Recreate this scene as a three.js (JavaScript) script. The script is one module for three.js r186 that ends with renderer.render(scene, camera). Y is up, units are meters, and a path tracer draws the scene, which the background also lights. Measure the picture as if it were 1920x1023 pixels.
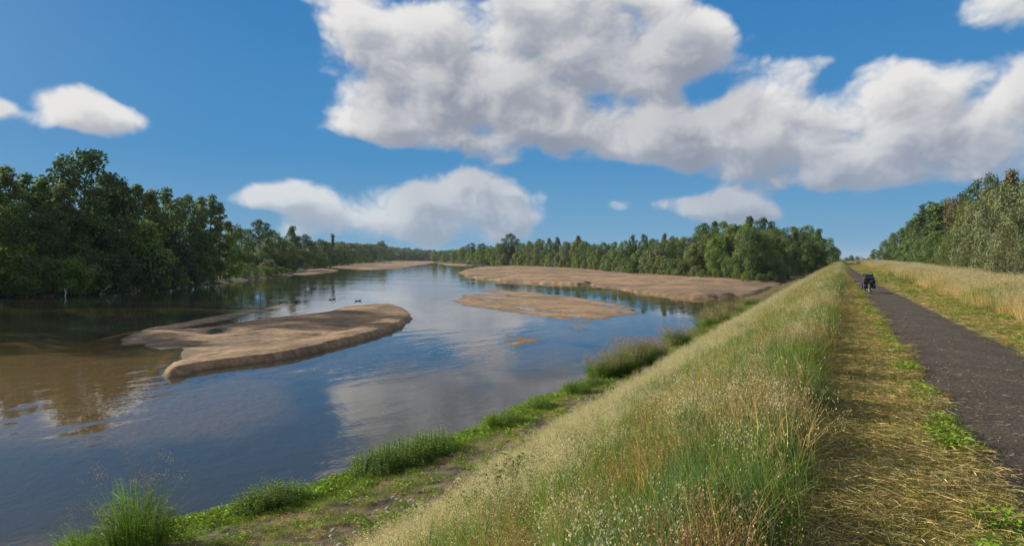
import * as THREE from 'three';
import { mergeGeometries } from 'three/addons/utils/BufferGeometryUtils.js';

// ---------------------------------------------------------------- camera, sky, sun, exposure
const F = 1251, HORIZON = 484, EYE = 6.5;              // focal length and horizon of the 1920 x 1023 photograph; eye above the river
const PITCH = -Math.atan((511.5 - HORIZON) / F);
const scene = new THREE.Scene();
const camera = new THREE.PerspectiveCamera(2 * Math.atan(511.5 / F) * 180 / Math.PI, 1024 / 545, 0.1, 9000);
camera.position.set(0, EYE, 0);
camera.rotation.x = PITCH;
const renderer = new THREE.WebGLRenderer({ antialias: true });
renderer.toneMapping = THREE.LinearToneMapping;
renderer.toneMappingExposure = 1.55;
renderer.shadowMap.enabled = true;

const SUN_AZ = -70 * Math.PI / 180, SUN_EL = 22 * Math.PI / 180;   // azimuth from straight ahead, left is negative
const toSun = new THREE.Vector3(Math.sin(SUN_AZ) * Math.cos(SUN_EL), Math.sin(SUN_EL), -Math.cos(SUN_AZ) * Math.cos(SUN_EL));
const sun = new THREE.DirectionalLight(new THREE.Color().setRGB(1, 0.88, 0.68), 5);
sun.name = 'sun';
sun.position.copy(toSun).multiplyScalar(400);
sun.castShadow = true;
Object.assign(sun.shadow.camera, { left: -300, right: 300, top: 300, bottom: -300, near: 1, far: 1200 });
sun.shadow.mapSize.set(4096, 4096);
scene.add(sun, sun.target);

// ---------------------------------------------------------------- random and noise
function rng(seed) {
  let s = seed | 0;
  return () => { s = (s + 0x6d2b79f5) | 0; let t = Math.imul(s ^ (s >>> 15), 1 | s); t = (t + Math.imul(t ^ (t >>> 7), 61 | t)) ^ t; return ((t ^ (t >>> 14)) >>> 0) / 4294967296; };
}
const PERM = new Uint8Array(512), GX = new Float32Array(256), GY = new Float32Array(256);
{ const r = rng(77); const p = [...Array(256).keys()]; for (let i = 255; i > 0; i--) { const j = Math.floor(r() * (i + 1)); [p[i], p[j]] = [p[j], p[i]]; } for (let i = 0; i < 512; i++) PERM[i] = p[i & 255]; for (let i = 0; i < 256; i++) { const a = r() * Math.PI * 2; GX[i] = Math.cos(a); GY[i] = Math.sin(a); } }
function noise2(x, y) {                                  // gradient noise, about -0.7 .. 0.7
  const ix = Math.floor(x), iy = Math.floor(y), fx = x - ix, fy = y - iy, X = ix & 255, Y = iy & 255;
  const u = fx * fx * fx * (fx * (fx * 6 - 15) + 10), v = fy * fy * fy * (fy * (fy * 6 - 15) + 10);
  const a = PERM[PERM[X] + Y], b = PERM[PERM[X + 1] + Y], c = PERM[PERM[X] + Y + 1], d = PERM[PERM[X + 1] + Y + 1];
  const n0 = GX[a] * fx + GY[a] * fy, n1 = GX[b] * (fx - 1) + GY[b] * fy, n2 = GX[c] * fx + GY[c] * (fy - 1), n3 = GX[d] * (fx - 1) + GY[d] * (fy - 1);
  return (n0 + (n1 - n0) * u) * (1 - v) + (n2 + (n3 - n2) * u) * v;
}
function fbm(x, y, oct = 5, gain = 0.5) { let s = 0, a = 1; for (let i = 0; i < oct; i++) { s += a * noise2(x, y); x = x * 2.03 + 17.3; y = y * 2.03 - 9.1; a *= gain; } return s; }
const clamp = (x, a = 0, b = 1) => Math.min(b, Math.max(a, x)), mix = (a, b, t) => a + (b - a) * t, smooth = (a, b, x) => { const t = clamp((x - a) / (b - a)); return t * t * (3 - 2 * t); };
const table = (pts, x) => { if (x <= pts[0][0]) return pts[0][1]; for (let i = 1; i < pts.length; i++) if (x <= pts[i][0]) { const [a, b] = pts[i - 1], [c, d] = pts[i]; return b + (d - b) * (x - a) / (c - a); } return pts[pts.length - 1][1]; };

// ---------------------------------------------------------------- the sky: blue air and cumulus, one panorama all the way round
function makeSky() {
  const W = 4096, H = 2048, half = H / 2, dens = new Float32Array(W * half), data = new Float32Array(W * H * 4);
  const toAng = (px, py) => { const az = Math.atan((px - 960) / F); return [az, Math.atan((HORIZON - py) / F * Math.cos(az))]; };
  const K = W / (2 * Math.PI);                            // texels per radian
  // lumps of cloud: [photo x, photo y, half width, half height, weight]
  const lumps = [
    [700, 60, 110, 60, .9], [640, 50, 60, 45, .7], [790, 90, 150, 80, 1], [930, 110, 190, 100, 1], [1080, 70, 180, 90, 1], [1130, 130, 230, 90, 1], [1240, 70, 110, 75, 1], [1320, 100, 95, 50, .9], [980, 30, 120, 40, .6],
    [1000, 200, 260, 60, 1], [860, 190, 160, 55, .8], [700, 200, 90, 50, .8], [620, 190, 55, 30, .6], [760, 240, 140, 38, .8], [900, 255, 170, 40, .9], [1120, 255, 250, 50, 1],
    [1440, 190, 95, 70, .9], [1400, 250, 190, 70, 1], [1290, 270, 210, 50, 1], [1500, 300, 210, 55, 1], [1580, 250, 120, 60, .9], [1600, 345, 120, 35, .9], [1470, 335, 90, 26, .6],
    [1680, 180, 90, 70, .9], [1780, 160, 140, 60, 1], [1890, 180, 130, 75, 1], [1700, 240, 150, 50, .9], [1840, 240, 170, 45, .9], [1680, 300, 150, 50, .8], [1790, 315, 120, 40, .7], [1980, 220, 160, 90, 1], [1640, 125, 40, 20, .4],
    [110, 205, 60, 42, .75], [160, 190, 62, 46, .85], [190, 228, 62, 38, .75], [245, 222, 50, 26, .5], [75, 235, 40, 20, .45], [90, 180, 30, 30, .35], [5, 205, 34, 22, .7],
    [480, 372, 70, 24, .8], [560, 375, 90, 30, .9], [660, 380, 110, 40, 1], [760, 390, 120, 50, 1], [830, 345, 62, 34, .9], [870, 370, 90, 50, 1], [940, 385, 80, 50, 1], [975, 400, 42, 36, .8], [800, 425, 230, 30, .9], [650, 425, 150, 26, .6],
    [1250, 385, 44, 20, .75], [1280, 388, 60, 24, .85], [720, 452, 330, 22, .65], [450, 378, 50, 18, .6], [1345, 388, 60, 32, 1], [1405, 388, 60, 32, .9], [1440, 408, 60, 24, .7], [1340, 410, 100, 20, .7], [1155, 385, 36, 16, .62], [950, 300, 44, 18, .6], [625, 282, 14, 9, .3],
    [1880, 30, 75, 45, .9], [1850, 10, 60, 40, .6], [575, 128, 48, 26, .45], [590, 0, 80, 14, .45], [1560, 110, 40, 20, .25], [1440, 70, 50, 40, .3], [1417, 15, 36, 10, .3], [1000, -40, 420, 50, .7],
    [40, -90, 240, 60, .9], [-120, 20, 120, 60, .8], [300, -160, 200, 70, .8], [-230, 260, 160, 60, .8],
  ];
  const blobs = lumps.map(([x, y, rx, ry, w]) => { const [az, el] = toAng(x, y), c = Math.cos(az); return [az, el, rx / F * c * c, ry / F * c, w]; });
  const r = rng(5);
  for (let i = 0; i < 150; i++) {                          // the same kind of sky goes on outside the frame
    const az = (r() * 2 - 1) * 3, el = 0.05 + Math.pow(r(), 1.4) * 1.3, n = 3 + Math.floor(r() * 5), sc = (0.5 + r()) * (0.07 + el * 0.12);
    if (Math.abs(az) < 0.72 && el < 0.43) continue;
    for (let k = 0; k < n; k++) {
      const a = az + (r() - .5) * sc * 3 / Math.cos(Math.min(el, 1.2)), e = el + (r() - .5) * sc * .8;
      if (Math.abs(a) < 0.78 && e - sc * .6 < 0.42) continue;
      blobs.push([a, e, sc * (.6 + r()) / Math.cos(Math.min(el, 1.2)), sc * (.35 + r() * .3), .7 + r() * .3]);
    }
  }
  const az0 = new Float32Array(W); for (let c = 0; c < W; c++) { let a = ((c + .5) / W - .5) * 2 * Math.PI + Math.PI / 2; if (a > Math.PI) a -= 2 * Math.PI; az0[c] = a; }   // 0 is straight ahead
  const colOf = (az) => Math.round((az - Math.PI / 2 + Math.PI) / (2 * Math.PI) * W - .5);
  for (const [az, el, rx, ry, w] of blobs) {
    const R = 1.5, r0 = Math.max(0, Math.floor((el - ry * R) * K)), r1 = Math.min(half - 1, Math.ceil((el + ry * R) * K)), c0 = colOf(az - rx * R), c1 = colOf(az + rx * R);
    for (let row = r0; row <= r1; row++) for (let cc = c0; cc <= c1; cc++) {
      const col = ((cc % W) + W) % W, dx = ((cc + .5) / W * 2 * Math.PI - Math.PI / 2 - az) / rx, dy = ((row + .5) / K - el) / ry;
      const q = dx * dx + dy * dy * (dy < 0 ? 1.25 : 1); if (q > R * R) continue;
      const v = w * Math.pow(1 - q / (R * R), 1.6), i = row * W + col;
      dens[i] = 1 - (1 - dens[i]) * (1 - v * .8);
    }
  }
  for (let row = 0; row < half; row++) {
    const el = (row + .5) / K, cosE = Math.cos(Math.min(el, 1.35));
    for (let col = 0; col < W; col++) {
      const i = row * W + col; let b = dens[i]; if (b < .02) { dens[i] = 0; continue; }
      const az = az0[col] * cosE, seam = smooth(3.1, 2.7, Math.abs(az0[col])), y = el * 1.3;
      const wx = noise2(az * 14 + 3, y * 14) * .02, wy = noise2(az * 14 - 7, y * 14 + 5) * .02;
      let n = 0, a = 1, f = 11; for (let o = 0; o < 7; o++) { const m = noise2((az + wx) * f + o * 13.7, (y + wy) * f - o * 7.1); n += a * (o < 2 ? m * 1.1 : m * .45 + Math.abs(m) * 1.3 - .32); a *= .5; f *= 2.05; }
      dens[i] = Math.max(0, (b * 1.25 + n * .66 - .44)) * seam;
    }
  }
  const horizon = [.16, .36, .55], mid = [.07, .27, .54], top = [.021, .16, .44];
  const lit = [.78, .77, .76], dim = [.27, .30, .37];
  for (let row = 0; row < H; row++) {
    const el = ((row + .5) / H - .5) * Math.PI;
    const g = Math.max(0, el), t1 = smooth(0, .17, g), t2 = smooth(.08, .55, g);
    for (let col = 0; col < W; col++) {
      const o = (row * W + col) * 4, az = az0[col];
      let c0 = mix(mix(horizon[0], mid[0], t1), top[0], t2), c1 = mix(mix(horizon[1], mid[1], t1), top[1], t2), c2 = mix(mix(horizon[2], mid[2], t1), top[2], t2);
      const glow = Math.pow(clamp(.5 + .5 * (Math.cos(az - SUN_AZ) * Math.cos(el) * Math.cos(SUN_EL) + Math.sin(el) * Math.sin(SUN_EL))), 24);     // whiter air about the sun
      c0 += glow * .30; c1 += glow * .26; c2 += glow * .2;
      if (el > 0) {
        const rr = row - half, d = dens[rr * W + col];
        if (d > 0) {
          let occ = 0;
          for (let k = 1; k <= 14; k++) { const r2 = Math.round(rr + k * 5.2), c2_ = ((Math.round(col - k * 2.6) % W) + W) % W; if (r2 < half) occ += Math.min(1.1, dens[r2 * W + c2_]); }
          let near = 0; for (let k = 1; k <= 4; k++) { const r2 = rr + k * 4, c2_ = (col - k * 3 + W) % W; if (r2 < half) near += dens[r2 * W + c2_]; }
          const al = smooth(0, .5, d);
          let L = Math.exp(-occ * .16) * .86 + .06 + clamp((d - near / 4) * 1.1, -.18, .24);
          L = clamp(L + .15 * (1 - al));
          const hz = smooth(.0, .2, el) * .75 + .25;                                          // clouds pale into the air towards the horizon
          const k0 = mix(dim[0], lit[0], L), k1 = mix(dim[1], lit[1], L), k2 = mix(dim[2], lit[2], L), aa = al * mix(.55, 1, hz);
          c0 = mix(c0, k0, aa); c1 = mix(c1, k1, aa); c2 = mix(c2, k2, aa);
        }
      } else { c0 = .12; c1 = .14; c2 = .12; }
      data[o] = c0 / 1.5; data[o + 1] = c1 / 1.5; data[o + 2] = c2 / 1.5; data[o + 3] = 1;
    }
  }
  const t = new THREE.DataTexture(data, W, H, THREE.RGBAFormat, THREE.FloatType);
  t.mapping = THREE.EquirectangularReflectionMapping; t.magFilter = t.minFilter = THREE.LinearFilter; t.needsUpdate = true;
  return t;
}
scene.background = makeSky();
scene.environment = scene.background;

// ---------------------------------------------------------------- places
const CP = Math.cos(PITCH), SP = Math.sin(PITCH);
function onPlane(px, py, y = 0) {                          // the point of a level plane that the photograph shows at a pixel
  const cx = px - 960, cy = 511.5 - py;                      // turned down by the pitch
  const ry = cy * CP + F * SP, rz = cy * SP - F * CP, k = (y - EYE) / ry;
  return { x: cx * k, z: rz * k };
}
const spot = (px, depth) => ({ x: (px - 960) / F * depth, z: -depth });
const A = Math.atan((1583 - 960) / F), CA = Math.cos(A), SA = Math.sin(A);      // the levee runs this many radians right of straight ahead
const W2 = (s, t) => ({ x: s * CA + t * SA, z: s * SA - t * CA });              // s metres right of the levee line, t metres along it
const ST = (x, z) => [x * CA + z * SA, x * SA - z * CA];
const CREST = 4.5;
const shorePx = [[-250, 1150], [130, 1030], [300, 985], [440, 958], [560, 922], [670, 885], [790, 845], [900, 798], [1000, 755], [1060, 733], [1110, 708], [1250, 655], [1310, 622], [1380, 582], [1450, 549], [1500, 529]];
const shoreTab = shorePx.map(([x, y]) => { const p = onPlane(x, y); const [s, t] = ST(p.x, p.z); return [t, s]; }).sort((a, b) => a[0] - b[0]);
const shoreS = (t) => table(shoreTab, t) + noise2(t * .35, 3) * .5 + noise2(t * 1.1, 8) * .22;
const TOE = -8.1;
const toeS = (t) => TOE + noise2(t * .15, 40) * .7;
const slopeTop = -0.7;
function leveeY(s, t) {
  const sw = Math.min(shoreS(t), -9.8), toe = toeS(t);
  if (s < sw) return Math.max(-2.2, (s - sw) * .32);
  if (s < toe) return .55 * (1 - Math.pow(1 - (s - sw) / (toe - sw), 1.6)) + fbm(s * 1.3, t * 1.3, 3) * .05;
  if (s < slopeTop) { const k = (s - toe) / (slopeTop - toe); return .55 + (CREST - .55) * (k * .93 + .07 * smooth(0, 1, k)) + fbm(s * .6, t * .6, 3) * .06 * Math.min(1, (slopeTop - s) * 2); }
  if (s < 4.6) return CREST;
  return Math.max(2.6, CREST - (s - 4.6) * .05 + fbm(s * .12, t * .12, 3) * .22 * smooth(4.6, 8, s));
}
const pathL = (t) => table([[0, 1.24], [10, 1.22], [20, 1.17], [27, 1.12], [42, .96], [80, .58], [170, .1], [300, -.2]], t) + noise2(t * .8, 1) * .09 + noise2(t * 3.1, 5) * .05;
const pathR = (t) => table([[0, 3.42], [18, 3.32], [25, 3.08], [40, 2.75], [65, 2.2], [90, 1.9], [170, 1.3], [300, .9]], t) + noise2(t * .7, 21) * .08 + noise2(t * 2.7, 25) * .05;

// ---------------------------------------------------------------- naming
const taken = new Map();
const numbered = (n) => { const k = taken.get(n) ?? 0; taken.set(n, k + 1); return k ? n + '_' + String(k).padStart(3, '0') : n; };
function tag(o, label, category, group, kind) {
  label = label.split(' ').slice(0, 16).join(' '); o.userData.label = label; o.userData.category = category; if (group) o.userData.group = group; if (kind) o.userData.kind = kind; return o; }
function shade(o) { o.traverse((m) => { if (m.isMesh) { m.castShadow = true; m.receiveShadow = true; } }); return o; }
function structure(name, geo, mat, label, category) { const m = new THREE.Mesh(geo, mat); m.name = numbered(name); m.userData.kind = 'structure'; if (label) { m.userData.label = label; m.userData.category = category; } scene.add(shade(m)); return m; }
function part(name, geo, mat, parent) { const m = new THREE.Mesh(geo, mat); m.name = name; parent.add(m); return m; }
function thing(name, label, category, group) { const g = new THREE.Group(); g.name = numbered(name); tag(g, label, category, group); scene.add(g); return g; }

// ---------------------------------------------------------------- textures
function dataTex(n, fill, srgb, float) {
  const d = float ? new Float32Array(n * n * 4) : new Uint8Array(n * n * 4), c = [0, 0, 0];
  for (let y = 0; y < n; y++) for (let x = 0; x < n; x++) { fill(x / n, y / n, c); const o = (y * n + x) * 4; for (let k = 0; k < 3; k++) d[o + k] = float ? c[k] : clamp(c[k]) * 255; d[o + 3] = float ? 1 : 255; }
  const t = new THREE.DataTexture(d, n, n, THREE.RGBAFormat, float ? THREE.FloatType : THREE.UnsignedByteType);
  t.wrapS = t.wrapT = THREE.RepeatWrapping; t.magFilter = t.minFilter = THREE.LinearFilter; if (srgb) t.colorSpace = THREE.SRGBColorSpace; t.needsUpdate = true; return t;
}
// noise that repeats over the unit square with period p cells
function tileNoise(x, y, p, seed) {
  x *= p; y *= p; const ix = Math.floor(x), iy = Math.floor(y), fx = x - ix, fy = y - iy;
  const h = (a, b) => PERM[(PERM[((a % p) + p) % p & 255] + ((b % p) + p) % p + seed) & 255];
  const u = fx * fx * (3 - 2 * fx), v = fy * fy * (3 - 2 * fy), a = h(ix, iy), b = h(ix + 1, iy), c = h(ix, iy + 1), d = h(ix + 1, iy + 1);
  const g = (k, X, Y) => GX[k] * X + GY[k] * Y;
  return mix(mix(g(a, fx, fy), g(b, fx - 1, fy), u), mix(g(c, fx, fy - 1), g(d, fx - 1, fy - 1), u), v);
}
function tfbm(x, y, p, o, seed = 0, gain = .55) { let s = 0, a = 1; for (let i = 0; i < o; i++) { s += a * tileNoise(x, y, p, seed + i * 31); p *= 2; a *= gain; } return s; }
const sandMap = dataTex(512, (x, y, c) => { const n = .9 + tfbm(x, y, 16, 6, 3, .75) * .16; c[0] = n; c[1] = n * .99; c[2] = n * .97; }, true);
const sandBump = dataTex(512, (x, y, c) => { c[0] = c[1] = c[2] = .5 + tfbm(x, y, 8, 6, 9, .62) * .5; });
const earthMap = dataTex(512, (x, y, c) => { const n = .8 + tfbm(x, y, 6, 7, 5, .72) * .5; c[0] = n; c[1] = n; c[2] = n * .97; }, true);
const pathMap = dataTex(1024, (x, y, c) => {
  const r = tfbm(x, y, 3, 4, 1), g = tfbm(x, y, 48, 5, 2, .95), sp = smooth(.34, .5, tileNoise(x, y, 210, 44)); let n = .76 + r * .28 + g * .42 + sp * .8; c[0] = n; c[1] = n * .985; c[2] = n * .97;
}, true);
const pathBump = dataTex(1024, (x, y, c) => { c[0] = c[1] = c[2] = .5 + tfbm(x, y, 64, 4, 2, .85) * .6; });

// ---------------------------------------------------------------- water
const TILE = 31;
const WN = 1024, waveH = new Float32Array(WN * WN);
{
  const r = rng(41), wind = A + 2.2;
  for (let k = 0; k < 70; k++) {
    const lam = .2 * Math.pow(16, Math.pow(r(), 1.5)), dir = wind + (r() - .5) * (lam < 1 ? 2.4 : 1.5);
    let kx = Math.round(Math.cos(dir) * TILE / lam), ky = Math.round(Math.sin(dir) * TILE / lam); if (!kx && !ky) kx = 1;
    const L = TILE / Math.hypot(kx, ky), a = Math.pow(L, 1.05) * .0018, ph = r() * 6.28, px = r() * 6.28, m1 = 1 + Math.floor(r() * 3), m2 = Math.floor(r() * 3) - 1;
    const cx = new Float32Array(WN), sx = new Float32Array(WN), cy = new Float32Array(WN), sy = new Float32Array(WN);
    for (let i = 0; i < WN; i++) { const p = 2 * Math.PI * kx * i / WN + ph, q = 2 * Math.PI * ky * i / WN; cx[i] = Math.cos(p); sx[i] = Math.sin(p); cy[i] = Math.cos(q); sy[i] = Math.sin(q); }
    const ex = new Float32Array(WN), ey = new Float32Array(WN), fx = new Float32Array(WN), fy = new Float32Array(WN);
    for (let i = 0; i < WN; i++) { ex[i] = Math.cos(2 * Math.PI * m1 * i / WN + px); fx[i] = Math.sin(2 * Math.PI * m1 * i / WN + px); ey[i] = Math.cos(2 * Math.PI * m2 * i / WN); fy[i] = Math.sin(2 * Math.PI * m2 * i / WN); }
    for (let y = 0; y < WN; y++) for (let x = 0; x < WN; x++) waveH[y * WN + x] += a * (sx[x] * cy[y] + cx[x] * sy[y]) * (.55 + .45 * (ex[x] * ey[y] - fx[x] * fy[y]));
  }
}
let lo = 1e9, hi = -1e9; for (const v of waveH) { lo = Math.min(lo, v); hi = Math.max(hi, v); }
const waveTex = dataTex(WN, (x, y, c) => { const i = Math.round(y * WN) * WN + Math.round(x * WN), p = tfbm(x, y, 3, 3, 7) * 1.6; const v = (waveH[i] - lo) / (hi - lo); c[0] = c[1] = c[2] = .5 + (v - .5) * clamp(.62 + p, .12, 1.25); }, false, true);
const waterMat = new THREE.MeshPhysicalMaterial({ color: new THREE.Color().setRGB(.62, .58, .44), roughness: .03, ior: 1.38, transmission: .965, thickness: 0, bumpMap: waveTex, bumpScale: (hi - lo) * .3, specularIntensity: 1 });
waterMat.color.setRGB(.58, .57, .5);
{
  const g = new THREE.BufferGeometry(), pos = [], uv = [], idx = [], N = 60;
  for (let i = 0; i <= N; i++) {                            // from the levee's foot out to the far bank
    const t = -40 + 1700 * Math.pow(i / N, 2), e = W2(-8, t), f = { x: -420 - t * .3, z: e.z };
    for (const p of [e, f]) { pos.push(p.x, 0, p.z); uv.push(p.x / TILE, -p.z / TILE); }
    if (i) { const b = i * 2; idx.push(b - 2, b, b - 1, b - 1, b, b + 1); }
  }
  g.setAttribute('position', new THREE.Float32BufferAttribute(pos, 3)); g.setAttribute('uv', new THREE.Float32BufferAttribute(uv, 2)); g.setIndex(idx); g.computeVertexNormals();
  structure('river', g, waterMat, 'calm blue river reflecting sky, clouds and trees', 'river');
}

// ---------------------------------------------------------------- ground sheets
function sheet(xs, zs, yOf, colorOf, uvScale) {
  const nx = xs.length, nz = zs.length, pos = new Float32Array(nx * nz * 3), col = new Float32Array(nx * nz * 3), uv = new Float32Array(nx * nz * 2), idx = [], c = [0, 0, 0];
  for (let j = 0; j < nz; j++) for (let i = 0; i < nx; i++) {
    const k = j * nx + i, r = yOf(xs[i], zs[j]); pos[k * 3] = r[0]; pos[k * 3 + 1] = r[1]; pos[k * 3 + 2] = r[2]; colorOf(xs[i], zs[j], r, c); col.set(c, k * 3); uv[k * 2] = r[0] / uvScale; uv[k * 2 + 1] = r[2] / uvScale;
    if (i && j) idx.push(k - nx - 1, k - 1, k - nx, k - nx, k - 1, k);
  }
  const g = new THREE.BufferGeometry(); g.setAttribute('position', new THREE.BufferAttribute(pos, 3)); g.setAttribute('color', new THREE.BufferAttribute(col, 3)); g.setAttribute('uv', new THREE.BufferAttribute(uv, 2)); g.setIndex(idx); g.computeVertexNormals(); return g;
}
const span = (a, b, n, pow = 1) => Array.from({ length: n + 1 }, (_, i) => a + (b - a) * Math.pow(i / n, pow));
const cset = (c, a, k = 1) => { c[0] = a[0] * k; c[1] = a[1] * k; c[2] = a[2] * k; };
const cmix = (c, a, b, t) => { for (let k = 0; k < 3; k++) c[k] = a[k] + (b[k] - a[k]) * t; };
const SAND = [.36, .235, .135], SANDWET = [.12, .085, .055], SILT = [.025, .026, .02], BEDSAND = [.38, .22, .065], EARTH = [.13, .095, .06], GRASSY = [.09, .105, .03], STRAW = [.26, .2, .09], FOREST = [.03, .035, .015];
const sandMat = new THREE.MeshStandardMaterial({ vertexColors: true, map: sandMap, bumpMap: sandBump, bumpScale: .06, roughness: .95 });
const earthMat = new THREE.MeshStandardMaterial({ vertexColors: true, map: earthMap, bumpMap: sandBump, bumpScale: .05, roughness: 1 });

// the river bed and, far past it, the land to the horizon
{
  const shoal = [onPlane(120, 660), onPlane(215, 675), onPlane(300, 640), onPlane(160, 700)];
  const g = sheet(span(-6000, 6000, 2), span(-8000, 2000, 2), (x, z) => [x, -2.5, z], (x, z, r, c) => cset(c, EARTH), 9);
  structure('ground', g, earthMat);
  const b = sheet(span(-170, 60, 230), span(30, -260, 290), (x, z) => {
    let y = -1.5 + fbm(x * .03, z * .03, 4) * .5;
    for (const p of shoal) y = Math.max(y, -.25 - .004 * ((x - p.x) ** 2 + (z - p.z) ** 2) + fbm(x * .1, z * .1, 3) * .15);
    for (const [px, py, rx, rz] of [[60, 575, 26, 3], [250, 572, 18, 3], [20, 640, 8, 7]]) { const p = onPlane(px, py); y = Math.max(y, -.3 - .6 * (((x - p.x) / rx) ** 2 + ((z - p.z) / rz) ** 2) + fbm(x * .1, z * .2, 3) * .2); }
    return [x, y, z];
  }, (x, z, r, c) => { const n = fbm(x * .05 + 9, z * .05, 5, .6) + (r[1] + .85) * 1.3; cmix(c, SILT, BEDSAND, smooth(-.08, .35, n)); }, 5);
  structure('riverbed', b, sandMat);
}

// the levee: bank, grassy slope, crest and the field behind it
{
  const ss = [...span(-26, -16, 10), ...span(-15.8, -7.4, 50), ...span(-7.2, -.9, 24), ...span(-.7, 4.6, 30), ...span(5, 60, 50, 1.6)];
  const ts = [...span(-14, 3, 17), ...span(3.15, 900, 420, 2.4)];
  const g = sheet(ts, ss, (t, s) => { const p = W2(s, t); return [p.x, leveeY(s, t), p.z]; }, (t, s, r, c) => {
    const n = fbm(s * .9, t * .9, 4), sw = shoreS(t);
    if (s < toeS(t) + .4) { const dirt = smooth(-.1, .25, n * .8 + smooth(3.2, 1.2, Math.abs(s + 9.3)) * .5 - smooth(30, 60, t) * .5); cmix(c, GRASSY, EARTH, dirt); if (s < sw + .1) cset(c, SILT); }
    else if (s < slopeTop + .3) cmix(c, [.075, .085, .03], [.15, .12, .05], smooth(-.2, .4, n));
    else if (s < 4.6) cmix(c, [.2, .18, .065], [.32, .26, .11], smooth(-.3, .4, n));
    else cmix(c, [.19, .16, .06], [.3, .23, .1], smooth(-.3, .4, n));
  }, 4);
  structure('levee', g, earthMat, 'long grassy levee with a sloping side towards the river', 'levee');
  // the path on the crest
  const pts = [...span(-10, 3, 26), ...span(3.2, 330, 420, 2)], pos = [], uv = [], idx = [], M = 9;
  pts.forEach((t, i) => {
    const a = pathL(t), b = pathR(t);
    for (let k = 0; k <= M; k++) { const s = mix(a, b, k / M), p = W2(s, t); pos.push(p.x, CREST + .012 + .03 * (1 - (2 * k / M - 1) ** 2) + noise2(s * 2, t * 2) * .006, p.z); uv.push(s / 3, t / 3); }
    if (i) for (let k = 0; k < M; k++) { const q = i * (M + 1) + k, p = q - M - 1; idx.push(p, p + 1, q, p + 1, q + 1, q); }
  });
  const pg = new THREE.BufferGeometry(); pg.setAttribute('position', new THREE.Float32BufferAttribute(pos, 3)); pg.setAttribute('uv', new THREE.Float32BufferAttribute(uv, 2)); pg.setIndex(idx); pg.computeVertexNormals();
  const pm = new THREE.MeshStandardMaterial({ map: pathMap, bumpMap: pathBump, bumpScale: .012, roughness: .92 }); pm.color.setRGB(.09, .066, .047);
  structure('cycle_path', pg, pm, 'narrow dark asphalt cycle path along the levee crest', 'path');
}

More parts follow.
